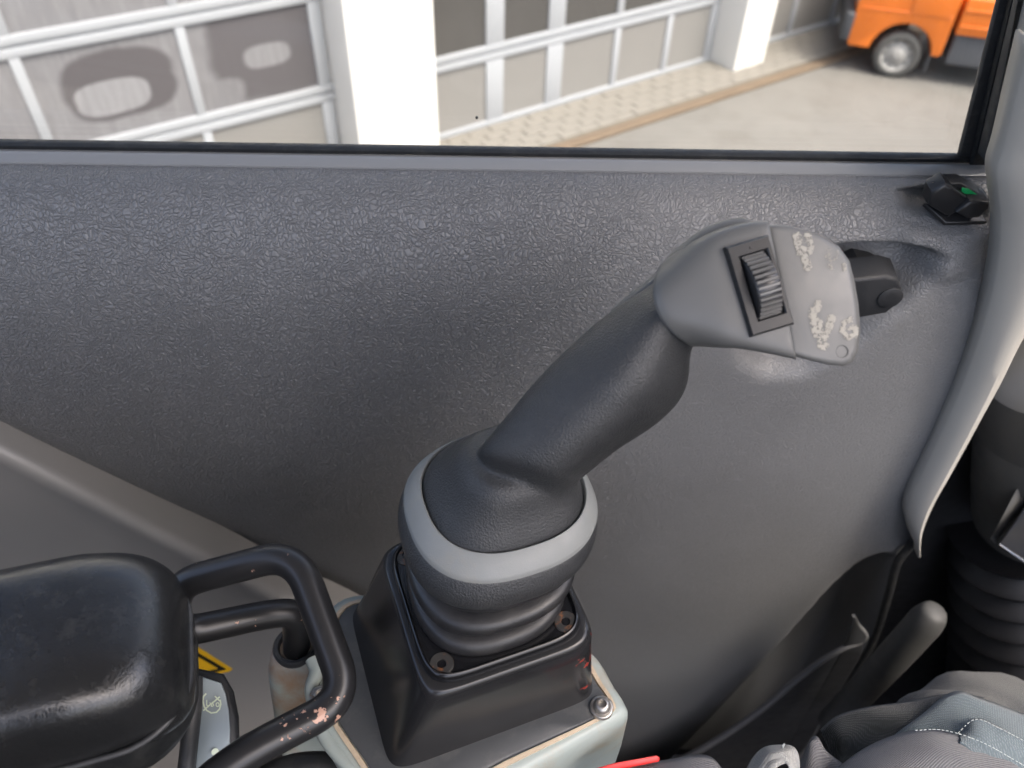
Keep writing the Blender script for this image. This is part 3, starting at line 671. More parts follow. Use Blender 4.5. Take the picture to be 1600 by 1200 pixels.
# ================================================================== joystick
joy = thing('joystick', 'black and grey control joystick with ribbed thumb wheel on the console', 'joystick', (OX, OY, ZT))
def rq(h, z, n=5, ca=0, cb=0, hb=None): return rsq(h, z, n, ca, cb, 72, hb)
ZF = ZT+.0005
rings = [rq(.0425, ZF-.004, 6), rq(.0425, ZF+.0025, 6), rq(.0418, ZF+.0045, 6), rq(.0408, ZF+.0050, 6), rq(.0401, ZF+.0042, 6), rq(.0396, ZF+.0030, 6), rq(.030, ZF+.0028, 5)]
V, Fc = loft(rings); obj('mounting_flange', V, Fc, MAT['gloss'], joy, True, 60)
for (a_, b_) in ((-.0328, -.0328), (.0328, -.0328), (-.0328, .0328), (.0328, .0328)):
    V, Fc = disc_lathe(LC(a_, b_, ZF+.003), (0, 0, 1), [(.0060, -.001), (.0060, .0005), (.0055, .0010), (.0024, .0008), (.0021, -.0006), (.0008, -.0007)], 28); s_ = obj('screw', V, Fc, MAT['screw'], joy, True, 40)
# bellows: stacked folds of a rounded square, leaning away a little
def off(z):                                           # lean of the boot with height
    t = (z-ZT)/.05; return np.array([.0085*t, .0155*t, 0])+np.array([-.001, .0012, 0])*min(1, max(0, t*3))
def br(h, z, n=3.0): return sup(np.array([OX, OY, z])+off(z), EX*h, EY*h, n, 72)
prof = [(.0300, .002), (.0375, .0025), (.0400, .0058), (.0388, .0092), (.0330, .0108), (.0326, .0116), (.0395, .0140), (.0424, .0180), (.0408, .0214), (.0340, .0232), (.0336, .0240), (.0400, .0262), (.0425, .0296), (.0405, .033), (.034, .035)]
V, Fc = loft(catmull([np.array(br(h, ZF+z*1.2, 2.5)) for h, z in prof], 3)); obj('bellows', V, Fc, MAT['boot'], joy)
# outer dome, grey ring, skirt
def dr_(h, z, n=2.45): return sup(np.array([OX, OY, z])+off(z), EX*h*1.0, EY*h*.94, n, 72)
ZD = ZF+.0068
prof = [(.034, ZD+.033), (.0440, ZD+.0300), (.0470, ZD+.0320), (.0484, ZD+.0375), (.0478, ZD+.0425), (.0458, ZD+.0468), (.040, ZD+.0475)]
V, Fc = loft(catmull([np.array(dr_(h, z)) for h, z in prof], 3)); obj('collar', V, Fc, MAT['grip'], joy, True, 60)
ZR = ZD+.048
prof = [(.0464, ZR-.0035), (.0468, ZR-.0005), (.0462, ZR+.0008), (.0435, ZR+.0042), (.0405, ZR+.0070), (.0397, ZR+.0074), (.0390, ZR+.0069), (.0387, ZR+.004)]
V, Fc = loft([np.array(dr_(h, z)) for h, z in prof]); obj('collar_ring', V, Fc, MAT['ring'], joy, True, 55)
# grip: skirt and handle grown together
ZK = ZR+.006
def kr(h, z, dx=0, dy=0, n=2.6, hy=None): return np.array(sup(np.array([OX+dx, OY+dy, z])+off(z), EX*h*1.0, EY*(hy or h)*.93, n, 72))
V1, F1 = loft(catmull([kr(.0385, ZK-.006), kr(.0384, ZK-.001), kr(.0366, ZK+.004, 0, -.0005), kr(.0325, ZK+.010, 0, -.002), kr(.0285, ZK+.016, 0, -.0045), kr(.0250, ZK+.022, 0, -.007), kr(.020, ZK+.027, 0, -.009)], 4))
KJ = .962
def WJ(px, py, d): return W(px, py, d*KJ)
GS = [((790, 800), (860, 818), .412, .022), ((768, 765), (880, 792), .398, .040), ((752, 722), (891, 764), .3840, .050), ((752, 700), (905, 752), .3780, .054), ((785, 660), (962, 706), .3735, .056), ((830, 605), (1021, 667), .371, .058), ((878, 554), (1059, 631), .368, .058),
      ((930, 506), (1075, 597), .366, .055), ((980, 469), (1078, 563), .364, .052), ((1020, 442), (1084, 538), .362, .049), ((1045, 413), (1112, 528), .360, .048)]
rr_ = []
for Lp, Rp, d, th in GS:
    a_, b_ = WJ(*Lp, d), WJ(*Rp, d); c = (a_+b_)/2; u = (b_-a_)/2; vd = nrm(c-CC)
    k_ = len(rr_)/(len(GS)-1); fi = math.radians(4+50*float(sstep(k_))); lu = np.linalg.norm(u); q_ = np.array(sup((0, 0, 0), (1, 0, 0), (0, 1, 0), 2.9, 72))
    qu = q_[:, 0]*math.cos(fi)-q_[:, 1]*math.sin(fi); qv = q_[:, 0]*math.sin(fi)+q_[:, 1]*math.cos(fi); qu, qv = qu/np.abs(qu).max(), qv/np.abs(qv).max()
    rr_.append(c+qu[:, None]*u-qv[:, None]*(vd*th/2))
V2, F2 = loft(catmull(rr_, 6))
k = len(V1); V = list(V1)+list(V2); Fc = list(F1)+[tuple(i+k for i in f) for f in F2]
gp = obj('grip', V, Fc, MAT['grip'], joy)
md = gp.modifiers.new('fuse', 'REMESH'); md.mode = 'VOXEL'; md.voxel_size = .0011; md.use_smooth_shade = True
md = gp.modifiers.new('relax', 'SMOOTH'); md.factor = .5; md.iterations = 34
# head
HS = [((1030, 418), (1076, 538), .3365, .050, 2.6), ((1036, 410), (1082, 541), .335, .053, 2.6), ((1056, 396), (1098, 541), .333, .055, 2.8), ((1090, 376), (1126, 541), .330, .054, 4.6),
      ((1125, 361), (1158, 542), .3295, .050, 6.5), ((1165, 351), (1200, 549), .3300, .042, 8.0), ((1198, 348), (1240, 558), .3310, .034, 8.0), ((1201, 349), (1243, 559), .333, .030, 8.0)]
rr_ = []
for Tp, Bp, df, th, ne in HS:
    dm = df+th/2; a_, b_ = WJ(*Tp, dm), WJ(*Bp, dm); c = (a_+b_)/2; u = (b_-a_)/2; vd = nrm(c-CC); R_ = np.array(sup(c, u, vd*th/2, ne, 72))
    if len(rr_) < 3:
        axh = nrm(WJ(1026, 480, .35)-WJ(1100, 455, .35)); uu = ((R_-c)@u)/(u@u); fv = np.clip(-((R_-c)@vd)/(th/2)+.6, 0, 1); R_ = R_+axh*(.0075*(1-uu**2)*fv)[:, None]
    rr_.append(R_)
V, Fc = loft(catmull(rr_, 5)); hdp = obj('grip_head', V, Fc, MAT['head'], joy, True, 50)
# rear shell line of the head continues down the back of the grip
V, Fc = tube(catmull([WJ(935, 538, .374), WJ(970, 500, .373), WJ(1005, 470, .371), WJ(1038, 446, .369), WJ(1066, 412, .367), WJ(1120, 372, .366), WJ(1165, 362, .366), WJ(1200, 366, .362)], 8), [.004]*8+[.0065]*12+[.007]*20+[.0065]*8+[.006, .0055, .005, .0045, .004, .0035, .003, .002, .001], 14)
obj('rear_shell', V, Fc, MAT['head'], joy)
# face plate
fp = [(1196, 351), (1215, 350), (1240, 353), (1280, 365), (1312, 385), (1328, 408), (1336, 440), (1342, 475), (1345, 515), (1342, 548), (1333, 567), (1318, 573), (1295, 571), (1268, 565), (1236, 556), (1222, 470)]
def fdep(x): return .3352+.0030*(x-1200)/145
fpl = bm_obj('face_plate', prism([WJ(x, y, fdep(x)) for x, y in fp], ray(1270, 460)*.011, .0028, 4), MAT['plate'], hdp, True, 50)
V, Fc = tube([WJ(1316+9.5*math.cos(t), 549+9.5*math.sin(t), fdep(1316)-.0001) for t in np.linspace(0, 2*math.pi, 25)], .00022, 6); obj('plug_ring', V, Fc, MAT['plate'], fpl)
# worn remains of the printed marks
def worn(shapes, thr, seed, name='worn_marking'):
    rng = np.random.RandomState(seed); st_ = .55; b = bmesh.new(); fld = {}
    xs_ = [p[0] for s in shapes for p in s[0]]; ys_ = [p[1] for s in shapes for p in s[0]]
    x0, x1, y0, y1 = min(xs_)-8, max(xs_)+8, min(ys_)-8, max(ys_)+8
    nx, ny = int((x1-x0)/st_), int((y1-y0)/st_)
    def smooth_noise(cell):
        gx, gy = nx//cell+3, ny//cell+3; q = rng.rand(gy, gx); yy, xx = np.mgrid[0:ny, 0:nx]/cell; xi, yi = xx.astype(int), yy.astype(int); fx, fy = xx-xi, yy-yi
        return q[yi, xi]*(1-fx)*(1-fy)+q[yi, xi+1]*fx*(1-fy)+q[yi+1, xi]*(1-fx)*fy+q[yi+1, xi+1]*fx*fy
    nz = .5*smooth_noise(7)+.5*smooth_noise(2)
    yy, xx = np.mgrid[0:ny, 0:nx]; PXx, PYy = x0+xx*st_, y0+yy*st_; D = np.full(PXx.shape, -99.)
    for line, wd in shapes:
        for (xa, ya), (xb, yb) in zip(line[:-1], line[1:]):
            dx, dy = xb-xa, yb-ya; t = np.clip(((PXx-xa)*dx+(PYy-ya)*dy)/(dx*dx+dy*dy+1e-9), 0, 1)
            D = np.maximum(D, wd-np.hypot(PXx-xa-t*dx, PYy-ya-t*dy))
    keep = (nz+.05*np.clip(D, -3, 3)) > thr; keep &= D > -1.2
    vs = {}
    def vtx(i, j):
        if (i, j) not in vs:
            x, y = x0+(i-.5)*st_+rng.uniform(-.2, .2), y0+(j-.5)*st_+rng.uniform(-.2, .2); vs[i, j] = b.verts.new(WJ(x, y, fdep(x)-.0003))
        return vs[i, j]
    for j in range(ny):
        for i in range(nx):
            if keep[j, i]: b.faces.new((vtx(i, j), vtx(i+1, j), vtx(i+1, j+1), vtx(i, j+1)))
    return bm_obj(name, b, MAT['paint_mark'], fpl, False)
worn([([(1246, 370), (1252, 395)], 7), ([(1262, 368), (1266, 385)], 5), ([(1256, 392), (1262, 418)], 6), ([(1268, 385), (1266, 395)], 3)], .53, 3)
worn([([(1278, 476), (1270, 490), (1276, 520), (1288, 540)], 6.5), ([(1299, 498), (1292, 518), (1284, 540)], 6), ([(1280, 505), (1284, 530)], 5)], .53, 5)
worn([([(1330, 499), (1319, 505), (1316, 518), (1324, 529), (1336, 524), (1337, 512), (1328, 512)], 3.6)], .48, 8)
worn([([(1292, 390), (1300, 420)], 4), ([(1318, 408), (1320, 424)], 3.5), ([(1310, 395), (1305, 405)], 3)], .70, 11)
# thumb wheel in its black housing
hq = [WJ(x, y, d) for x, y, d in ((1134, 386, .3272), (1204, 365, .3285), (1239, 507, .3295), (1173, 527, .3280))]
hx = nrm((hq[1]-hq[0])+(hq[2]-hq[3])); hyv = nrm((hq[0]-hq[3])+(hq[1]-hq[2])); hn = nrm(np.cross(hx, hyv))
if hn@(CC-hq[0]) < 0: hn = -hn
hc = sum(hq)/4; hw = (np.linalg.norm(hq[1]-hq[0])+np.linalg.norm(hq[2]-hq[3]))/4; hh = (np.linalg.norm(hq[0]-hq[3])+np.linalg.norm(hq[1]-hq[2]))/4
hyv = nrm(hyv-hx*(hyv@hx))
def HP(a, b, c): return hc+hx*a+hyv*b+hn*c
ox_, wx, wy = .0010, hw*.62, hh*.70                    # opening centre shift and half sizes
fr = bmesh.new()
def frame_ring(a, b, h, sx=0): return [HP(sx+i*a, j*b, h) for i, j in ((-1, -1), (1, -1), (1, 1), (-1, 1))]
rgs = [frame_ring(hw, hh, -.008), frame_ring(hw, hh, -.0006), frame_ring(hw-.0008, hh-.0008, .0006), frame_ring(wx+.0006, wy+.0006, .0006, ox_), frame_ring(wx, wy, .0, ox_), frame_ring(wx, wy, -.0085, ox_)]
V, Fc = loft(rgs, False); k = len(V); Fc = list(Fc)+[(k-4, k-3, k-2, k-1)]
th_ = obj('thumb_wheel_housing', V, Fc, MAT['switch'], joy, True, 30)
V, Fc = disc_lathe(HP(.0005, wy+(hh-wy)*.45, .0006), hn, [(.0007, -.0002), (.0006, .0003), (0, .0004)], 12); obj('pointer_dot', V, Fc, MAT['switch'], th_)
wr = wy*.98/math.sin(math.radians(64)); wc = -wr*.62+.0; ww = wx*.90
prof_n = 60; rings = []
for a_ in (-ww, -ww*.93, ww*.93, ww):
    rad = wr if abs(a_) < ww*.95 else wr*.97
    rings.append([HP(ox_+a_, math.cos(2*math.pi*q/prof_n)*rad, wc+math.sin(2*math.pi*q/prof_n)*rad) for q in range(prof_n)])
V, Fc = loft(rings); wl = obj('thumb_wheel', V, Fc, MAT['switch'], joy, True, 50)
nr = 16
for q in range(nr):
    t0 = math.radians(90-68+136*q/(nr-1)); dt = math.radians(136/(nr-1))*.30
    b = bmesh.new(); P_ = []
    for a_ in (-ww*.86, ww*.86):
        for tt, rd in ((t0-dt, wr-.0003), (t0-dt*.6, wr+.0010), (t0+dt*.6, wr+.0010), (t0+dt, wr-.0003)):
            P_.append(b.verts.new(HP(ox_+a_, math.cos(tt)*rd, wc+math.sin(tt)*rd)))
    for f in ((0, 1, 5, 4), (1, 2, 6, 5), (2, 3, 7, 6), (0, 1, 2, 3), (4, 5, 6, 7)): b.faces.new([P_[i] for i in f])
    bm_obj('rib', b, MAT['rib'], wl, True, 60)

# ================================================================== safety lever (bent tube)
lev = thing('safety_lever', 'chipped black bent tube safety lever beside the armrest', 'lever', sk)
def corner_path(P, rad):
    """polyline with rounded corners"""
    P = [np.asarray(p, float) for p in P]; out = [P[0]]
    for i in range(1, len(P)-1):
        a_, b_, c = P[i-1], P[i], P[i+1]; r_ = rad[i] if hasattr(rad, '__len__') else rad
        d1, d2 = nrm(a_-b_), nrm(c-b_); r1 = min(r_, .49*np.linalg.norm(a_-b_)); r2 = min(r_, .49*np.linalg.norm(c-b_)); p, q = b_+d1*r1, b_+d2*r2
        for t in np.linspace(0, 1, 12): out.append((1-t)**2*p+2*t*(1-t)*b_+t*t*q)
    out.append(P[-1]); return out
lp = [W(463, 1040, .492), W(464, 962, .452), W(440, 955, .446), W(275, 990, .418), W(272, 913, .408), W(462, 862, .400), W(546, 1092, .375), W(330, 1205, .352), W(240, 1330, .345)]
lpath = corner_path(lp, [0, .020, .020, .014, .016, .020, .018, .03, 0])
chips = [W(480, 1130, .364), W(500, 1110, .366), W(525, 1095, .368), W(455, 1140, .362), W(495, 915, .392)]
MAT['lever'] = chip_mat('lever_paint', (.016, .016, .017, 1), rgb(186, 146, 126), .33, .63, .645, 230, 0, [W(455, 1140, .350), W(480, 1126, .352), W(505, 1110, .354), W(528, 1080, .356), W(505, 1128, .356)], .020)
V, Fc = tube(lpath, .0081, 24); obj('bent_tube', V, Fc, MAT['lever'], lev)
lv2 = thing('second_lever', 'short black tube end below the chipped safety lever', 'lever', W(500, 1200, .43))
V, Fc = tube(corner_path([W(390, 1240, .425), W(440, 1203, .425), W(520, 1196, .425), W(565, 1230, .425), W(570, 1300, .43)], .018), .0082, 20); obj('tube_end', V, Fc, MAT['seal'], lv2)

# ================================================================== armrest with its tilt dial
ZA = 2.700
ac = G(232, 1048, ZA); ab = G(182, 856, ZA)
arm = thing('armrest', 'worn black padded vinyl armrest beside the bent lever', 'armrest', (ac[0]-.1, ac[1], ZA-.10))
a_dir = nrm(np.array([1, .30, 0])); b_dir = np.array([-a_dir[1], a_dir[0], 0])
hb = float((ab-ac)@b_dir)/2; mid = ac+b_dir*hb; endx = G(276, 1020, ZA-.02)
half = .0
def aring(x, hb_, zt, zb, n, sh=0):
    c = mid+a_dir*x+b_dir*sh; c = c.copy(); c[2] = (zt+zb)/2; return np.array(sup(c, b_dir*hb_, np.array([0, 0, (zt-zb)/2]), n, 64))
ex = float((endx-mid)@a_dir)
bt = ZA-.062
MAT['pad'] = vinyl_mat('armrest_vinyl', (.016, .0165, .017, 1), .20, .0016, .00004, .12, .55, .8)
HBm = hb+.010
rg = [aring(-.40, HBm, ZA+.004, bt, 4.2), aring(-.15, HBm, ZA+.004, bt, 4.2), aring(ex-.055, HBm, ZA+.003, bt, 4.0), aring(ex-.030, HBm-.001, ZA+.001, bt, 3.8), aring(ex-.014, HBm-.004, ZA-.004, bt+.001, 3.6), aring(ex-.004, HBm-.010, ZA-.012, bt+.003, 3.4), aring(ex, HBm-.018, ZA-.021, bt+.008, 3.2), aring(ex+.0008, HBm-.030, ZA-.030, bt+.018, 3.0)]
V, Fc = loft(catmull(rg, 5)); pd = obj('pad', V, Fc, MAT['pad'], arm)
pd.data.attributes.new('grain', 'FLOAT', 'POINT').data.foreach_set('value', np.full(len(V), 1.0, np.float32))
# welt seam round the pad and the lower shell
def aoutline(z, shr, x0=-.40):
    pts_ = []
    e2 = ex-shr; h2 = HBm-shr; r_ = .03
    pts_ += [mid+a_dir*x0-b_dir*h2, mid+a_dir*(e2-r_)-b_dir*h2]
    for t in np.linspace(0, math.pi/2, 10): pts_.append(mid+a_dir*(e2-r_+r_*math.sin(t))-b_dir*(h2-r_+r_*math.cos(t)))
    for t in np.linspace(0, math.pi/2, 10): pts_.append(mid+a_dir*(e2-r_+r_*math.cos(t))+b_dir*(h2-r_+r_*math.sin(t)))
    pts_.append(mid+a_dir*x0+b_dir*h2)
    return [np.array([p[0], p[1], z]) for p in pts_]
V, Fc = tube(aoutline(ZA-.040, -.0008), .0014, 10); obj('welt', V, Fc, MAT['seal_grey'], arm)
o1 = aoutline(ZA-.043, .0012); rings = [o1, aoutline(ZA-.062, .001), aoutline(ZA-.078, .006), aoutline(ZA-.086, .018)]
n = len(o1); V = [p for r in rings for p in r]; Fc = [(i*n+j, i*n+j+1, (i+1)*n+j+1, (i+1)*n+j) for i in range(3) for j in range(n-1)]+[tuple(range(3*n, 4*n))]
obj('lower_shell', V, Fc, MAT['seal'], arm)
# tilt dial plate beside it
dl = thing('lever_console', 'curved side console with grey symbol plate below the armrest', 'console', W(340, 1260, .42))
lpz = [(306, 1054), (346, 1067), (353, 1085), (358, 1110), (360, 1140), (358, 1200), (350, 1260), (300, 1260), (305, 1200), (308, 1140)]
lpl = bm_obj('symbol_plate', prism([W(x, y, .405+.0002*(1100-y)*.3) for x, y in lpz], ray(330, 1150)*.004, .0012, 2), MAT['label'], dl)
bm_obj('side_case', prism([W(x, y, .4095+.00006*(1100-y)) for x, y in [(296, 1040), (350, 1052), (366, 1080), (374, 1120), (376, 1200), (370, 1300), (285, 1300), (285, 1120)]], ray(330, 1150)*.10, .006, 3), MAT['dark'], dl)
V, Fc = tube(catmull([W(303, 1058, .402), W(302, 1100, .398), W(297, 1150, .394), W(288, 1230, .390)], 8), .0045, 12); obj('edge_trim', V, Fc, MAT['seal_grey'], dl)
def dW(x, y): return W(x, y, .4038+.00006*(1100-y)-.0)
def sym(line, wd, name='symbol'):
    wd = wd*1.35
    b = bmesh.new()
    for (x0, y0), (x1, y1) in zip(line[:-1], line[1:]):
        dx, dy = x1-x0, y1-y0; l = math.hypot(dx, dy)+1e-6; nx, ny = -dy/l*wd, dx/l*wd; ex_, ey_ = dx/l*wd*.5, dy/l*wd*.5
        b.faces.new([b.verts.new(dW(*q)) for q in ((x0-ex_+nx, y0-ey_+ny), (x1+ex_+nx, y1+ey_+ny), (x1+ex_-nx, y1+ey_-ny), (x0-ex_-nx, y0-ey_-ny))])
    return bm_obj(name, b, MAT['symbol'], lpl, False)
def arc(cx, cy, rx, ry, a0, a1, n=18): return [(cx+rx*math.cos(math.radians(a)), cy+ry*math.sin(math.radians(a))) for a in np.linspace(a0, a1, n)]
sym([(322, 1084), (318, 1088), (317, 1095), (319, 1104), (323, 1110), (330, 1114), (338, 1113), (343, 1108), (345, 1100), (344, 1094)], .9)
sym([(318, 1110), (326, 1103), (336, 1095), (343, 1089)], .9); sym([(336, 1088), (343, 1095)], .8)
sym([(323, 1094), (323, 1102), (327, 1103)], .6); sym([(328, 1098), (332, 1104)], .6); sym([(330, 1104), (332, 1097), (334, 1103)], .6)
sym(arc(340, 1101, 2.4, 3.0, 0, 360, 14), .6)
V, Fc = disc_lathe(dW(336, 1175), -ray(336, 1175), [(.0018, -.002), (.0018, .0002), (0, .0003)], 16); obj('dot', V, Fc, MAT['symbol'], lpl)
# dusty rubber boot behind the plate
kb = W(395, 1190, .50)
V, Fc = disc_lathe(kb+np.array([0, 0, -.03]), nrm([.1, -.2, 1]), [(.030, -.05), (.031, .0), (.029, .012), (.024, .020), (.012, .024), (0, .025)], 36)
o = obj('rubber_boot', V, Fc, surf('dusty_boot', (.02, .02, .021, 1), .6, 0, .2, 40, 300, .5, .001, dust=rgb(120, 108, 98), dust_amt=.5, dscale=90), None); tag(o, 'dusty black rubber boot behind the grey symbol plate', 'boot')

# ================================================================== foot well, right edge
col = thing('steering_column', 'grey plastic column with black gaiter in the foot well', 'column', (.62, .22, 1.56))
def cring(px, py, d, r, m=40):
    c = W(px, py, d); return c, r
ax0, ax1 = W(1648, 580, .66), W(1625, 850, .84)
axd = nrm(ax0-ax1); rc = .058
V, Fc = disc_lathe(ax0, axd, [(rc*.3, .012), (rc*.8, .010), (rc*.96, .004), (rc, -.006), (rc*1.02, -.05), (rc*1.03, -.066), (rc*.98, -.068)], 48); obj('upper_cowl', V, Fc, MAT['column'], col)
V, Fc = disc_lathe(ax0, axd, [(rc*.9, -.060), (rc*1.0, -.070), (rc*1.06, -.10), (rc*1.10, -.16), (rc*1.1, -.22)], 48); obj('lower_cowl', V, Fc, MAT['column'], col)
g0 = W(1590, 830, .86); g1 = W(1575, 1240, 1.12); gd = nrm(g1-g0); gl_ = np.linalg.norm(g1-g0); prof = []
nf = 15
for k in range(nf*6+1):
    t = k/(nf*6); prof.append((.062+.012*t+.0065*math.cos(2*math.pi*t*nf), gl_*t))
V, Fc = disc_lathe(g0, gd, [(0.01, 0)]+prof+[(0.01, gl_)], 48); obj('gaiter', V, Fc, MAT['gaiter'], col)
fblk = bm_obj('front_light_block', box_bm((.84, .40, 2.10), (1, 0, 0), (0, 1, 0), (0, 0, 1), .055, .09, .54, .03, 3), MAT['mat']); tag(fblk, 'black box added behind the grey column to block light', 'console')  # added box, out of view, keeps windscreen light off the pillar trim
br_ = thing('pedal_bracket', 'black pedal bracket with a bright edge at the foot well', 'bracket', W(1600, 900, .70))
bm_obj('beige_flange', prism([W(x, y, d) for x, y, d in ((1547, 842, .72), (1600, 742, .70), (1640, 690, .70), (1640, 740, .70), (1575, 820, .715), (1555, 850, .72))], ray(1600, 800)*.02, .002, 2), MAT['column'], br_)
bm_obj('plate', prism([W(x, y, d) for x, y, d in ((1560, 850, .70), (1585, 815, .70), (1660, 700, .70), (1700, 900, .66), (1650, 915, .67))], ray(1600, 860)*.03, .003, 2), MAT['switch'], br_)
V, Fc = tube([W(1563, 851, .697), W(1600, 877, .68), W(1660, 920, .66)], .0016, 10); obj('bright_edge', V, Fc, MAT['chrome'], br_)
pa = thing('travel_pedal', 'grey rounded travel pedal low beside the door pocket', 'pedal', W(1400, 1020, .95))
pp = [PY(1464, 952, .335), PY(1458, 958, .335), PY(1440, 978, .335), PY(1400, 1022, .335), PY(1355, 1070, .34), PY(1300, 1130, .345)]
cpp = catmull(pp, 5); V, Fc = tube(cpp, [.001, .005, .0075, .009, .0105, .0115, .0125, .0133, .014]+[.0145]*(len(cpp)-9), 20); obj('arm', V, Fc, MAT['steel_arm'], pa)

# ================================================================== the operator's trousers
per = thing('person', 'seated operator in grey and blue grey work trousers, only the lap in view', 'person', (.30, .02, 2.2))
# thigh and knee: one continuous tapered limb from the hip to the shin
sp = [W(1560, 1560, .52), W(1530, 1400, .50), W(1500, 1290, .49), W(1490, 1215, .495), W(1510, 1190, .52), W(1560, 1180, .60), W(1640, 1230, .75), W(1660, 1300, .95)]
rads = [.085, .08, .072, .052, .046, .06, .06, .05]
cp = catmull(sp, 6); rp = [float(q) for q in np.interp(np.linspace(0, 1, len(cp)), np.linspace(0, 1, len(rads)), rads)]
V, Fc = tube(cp, rp, 40); V = np.array(V)
nzv = np.array([math.sin(p[0]*70+p[2]*50)*math.sin(p[1]*60+p[0]*30) for p in V]); cen = np.array([cp[np.argmin([np.linalg.norm(p-c) for c in cp])] for p in V])
V = cen+(V-cen)*(1+.05*nzv[:, None]); obj('trousers', V, Fc, MAT['cloth_black'], per)
def patch(name, top_, bot, dt, db, bulge, mat, wr_=.002, seed=0, nu=60, nv=26):
    """cloth panel between an upper and a lower outline, bulging to the viewer, with soft folds"""
    tc = catmull([np.array([x, y, 0]) for x, y in top_], 12); bc = catmull([np.array([x, y, 0]) for x, y in bot], 12); rng = np.random.RandomState(seed)
    ph = rng.rand(6)*6.28
    def at(c, t): k = t*(len(c)-1); i = min(int(k), len(c)-2); return c[i]+(c[i+1]-c[i])*(k-i)
    V = []
    for j in range(nv):
        v = j/(nv-1)
        for i in range(nu):
            u = i/(nu-1); q = at(tc, u)*(1-v)+at(bc, u)*v
            d = dt*(1-v)+db*v-bulge*math.sin(math.pi*min(1, v*.9+.05))**.6
            d += wr_*(math.sin(u*9+v*3+ph[0])+.6*math.sin(u*17-v*7+ph[1])+.5*math.sin(v*11+u*4+ph[2]))
            if v == 0: d += .006
            V.append(W(q[0], q[1], d))
    Fc = [(j*nu+i, j*nu+i+1, (j+1)*nu+i+1, (j+1)*nu+i) for j in range(nv-1) for i in range(nu-1)]
    o = obj(name, V, Fc, mat, per); md = o.modifiers.new('thick', 'SOLIDIFY'); md.thickness = .0018; md.offset = 0
    return o
patch('dark_side_panel', [(1283, 1142), (1310, 1120), (1360, 1106), (1420, 1098), (1486, 1086), (1540, 1092)], [(1330, 1240), (1340, 1205), (1370, 1185), (1430, 1160), (1480, 1150), (1540, 1150)], .475, .452, .008, MAT['cloth_black'], .0015, 1)
patch('knee_panel', [(1360, 1190), (1395, 1150), (1440, 1118), (1489, 1083), (1530, 1092), (1600, 1118), (1680, 1150)], [(1360, 1260), (1420, 1230), (1480, 1220), (1540, 1220), (1600, 1235), (1660, 1260), (1720, 1290)], .462, .425, .012, MAT['cloth_blue'], .0022, 2)
patch('far_knee', [(1520, 1092), (1545, 1086), (1580, 1090), (1640, 1110)], [(1520, 1160), (1560, 1170), (1600, 1180), (1660, 1200)], .56, .54, .01, MAT['cloth_rib'], .001, 3)
patch('ribbed_panel', [(1290, 1225), (1325, 1190), (1370, 1162), (1425, 1144), (1470, 1144), (1530, 1162), (1590, 1192), (1660, 1235)], [(1250, 1330), (1330, 1300), (1400, 1290), (1470, 1290), (1540, 1290), (1600, 1300), (1640, 1320), (1700, 1340)], .430, .405, .014, MAT['cloth_rib'], .0015, 4)
patch('grey_flap', [(1232, 1235), (1255, 1185), (1273, 1152), (1290, 1175), (1322, 1200)], [(1225, 1300), (1260, 1290), (1280, 1290), (1310, 1290), (1335, 1290)], .440, .425, .004, MAT['cloth_rib'], .0006, 5)
patch('pocket_patch', [(1500, 1150), (1525, 1125), (1560, 1137), (1600, 1158), (1650, 1180)], [(1500, 1160), (1530, 1185), (1560, 1205), (1600, 1225), (1650, 1240)], .4335, .418, .003, MAT['cloth_blue'], .0005, 6)
patch('hip_panel', [(930, 1215), (985, 1198), (1040, 1190), (1085, 1182), (1110, 1185), (1128, 1205), (1140, 1230)], [(930, 1300), (985, 1300), (1040, 1300), (1085, 1300), (1110, 1300), (1128, 1300), (1150, 1300)], .420, .395, .008, MAT['cloth_rib'], .0008, 7)
def seam(pts_, d, name='stitching'):
    P = catmull([np.array([x, y, 0]) for x, y in pts_], 40); b = bmesh.new(); acc = 0
    for p, q in zip(P[:-1], P[1:]):
        acc += np.linalg.norm(q-p)
        if acc % 7 < 4.2:
            V_, F_ = tube([W(p[0], p[1], d), W(q[0], q[1], d)], 0.00025, 6); vs = [b.verts.new(v) for v in V_]
            for f in F_: b.faces.new([vs[i] for i in f])
    return bm_obj(name, b, MAT['stitch'], per)
seam([(1492, 1150), (1524, 1124), (1562, 1138), (1605, 1160)], .4285)
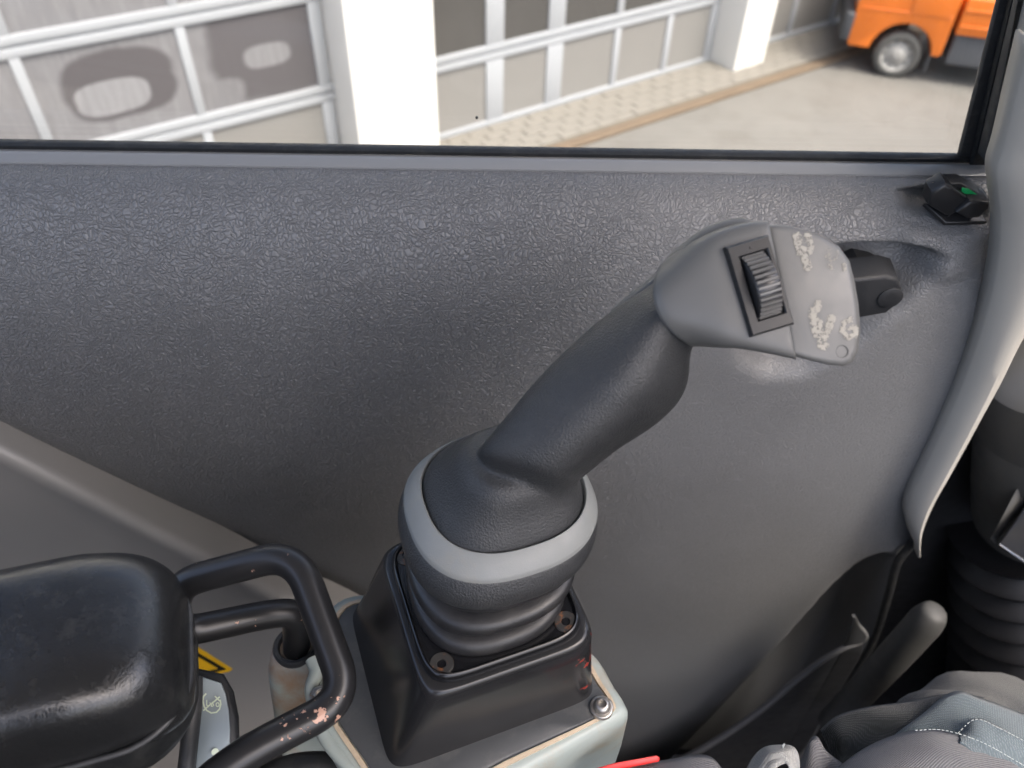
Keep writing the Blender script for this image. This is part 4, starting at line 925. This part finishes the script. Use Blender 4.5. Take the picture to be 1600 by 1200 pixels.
seam([(1430, 1141), (1475, 1141), (1535, 1160), (1600, 1196)], .4150)
lo = patch('webbing_loop', [(1160, 1225), (1175, 1190), (1195, 1170), (1222, 1166), (1240, 1170), (1247, 1190), (1245, 1230)], [(1195, 1240), (1200, 1215), (1210, 1200), (1222, 1192), (1230, 1192), (1232, 1205), (1230, 1240)], .415, .405, .004, MAT['cloth_light'], .0008, 8)
V, Fc = tube(catmull([W(1224, 1172, .409), W(1223, 1166, .409), W(1226, 1162, .409)], 6), .0005, 6); obj('loose_thread', V, Fc, MAT['stitch'], per)
rs = bm_obj('red_strip', prism([W(x, y, .412) for x, y in ((925, 1202), (960, 1192), (1026, 1180), (1031, 1184), (1030, 1190), (960, 1204), (925, 1214))], ray(980, 1195)*.004, .0008, 2), MAT['red']); tag(rs, 'red plastic strip beside the grey trouser fabric', 'strip')
tor = [((-.16, -.30, 2.12), .13, .19), ((-.17, -.30, 2.25), .14, .20), ((-.17, -.30, 2.42), .14, .20), ((-.18, -.30, 2.58), .14, .22), ((-.19, -.30, 2.68), .12, .22), ((-.19, -.30, 2.74), .09, .15), ((-.18, -.30, 2.78), .065, .075), ((-.17, -.30, 2.83), .06, .06), ((-.16, -.30, 2.90), .095, .075), ((-.155, -.30, 2.98), .10, .08), ((-.16, -.30, 3.04), .075, .06), ((-.16, -.30, 3.065), .03, .03)]
V, Fc = loft(catmull([np.array(sup(c, (a_, 0, 0), (0, b_, 0), 2.3, 40)) for c, a_, b_ in tor], 4)); obj('jacket', V, Fc, MAT['cloth_black'], per)
bm_obj_seat = box_bm((-.44, -.16, 2.45), (1, 0, 0), (0, 1, 0), (0, 0, 1), .07, .25, .42, .05, 4)
# seat cushion carrying the operator
seat = bm_obj('seat_cushion', box_bm((-.02, -.16, 2.02), (1, 0, 0), (0, 1, 0), (0, 0, 1), .30, .26, .08, .05, 4), MAT['cloth_black']); tag(seat, 'black fabric seat cushion under the operator', 'seat')
bk_ = bm_obj('backrest', bm_obj_seat, MAT['cloth_black'], seat)
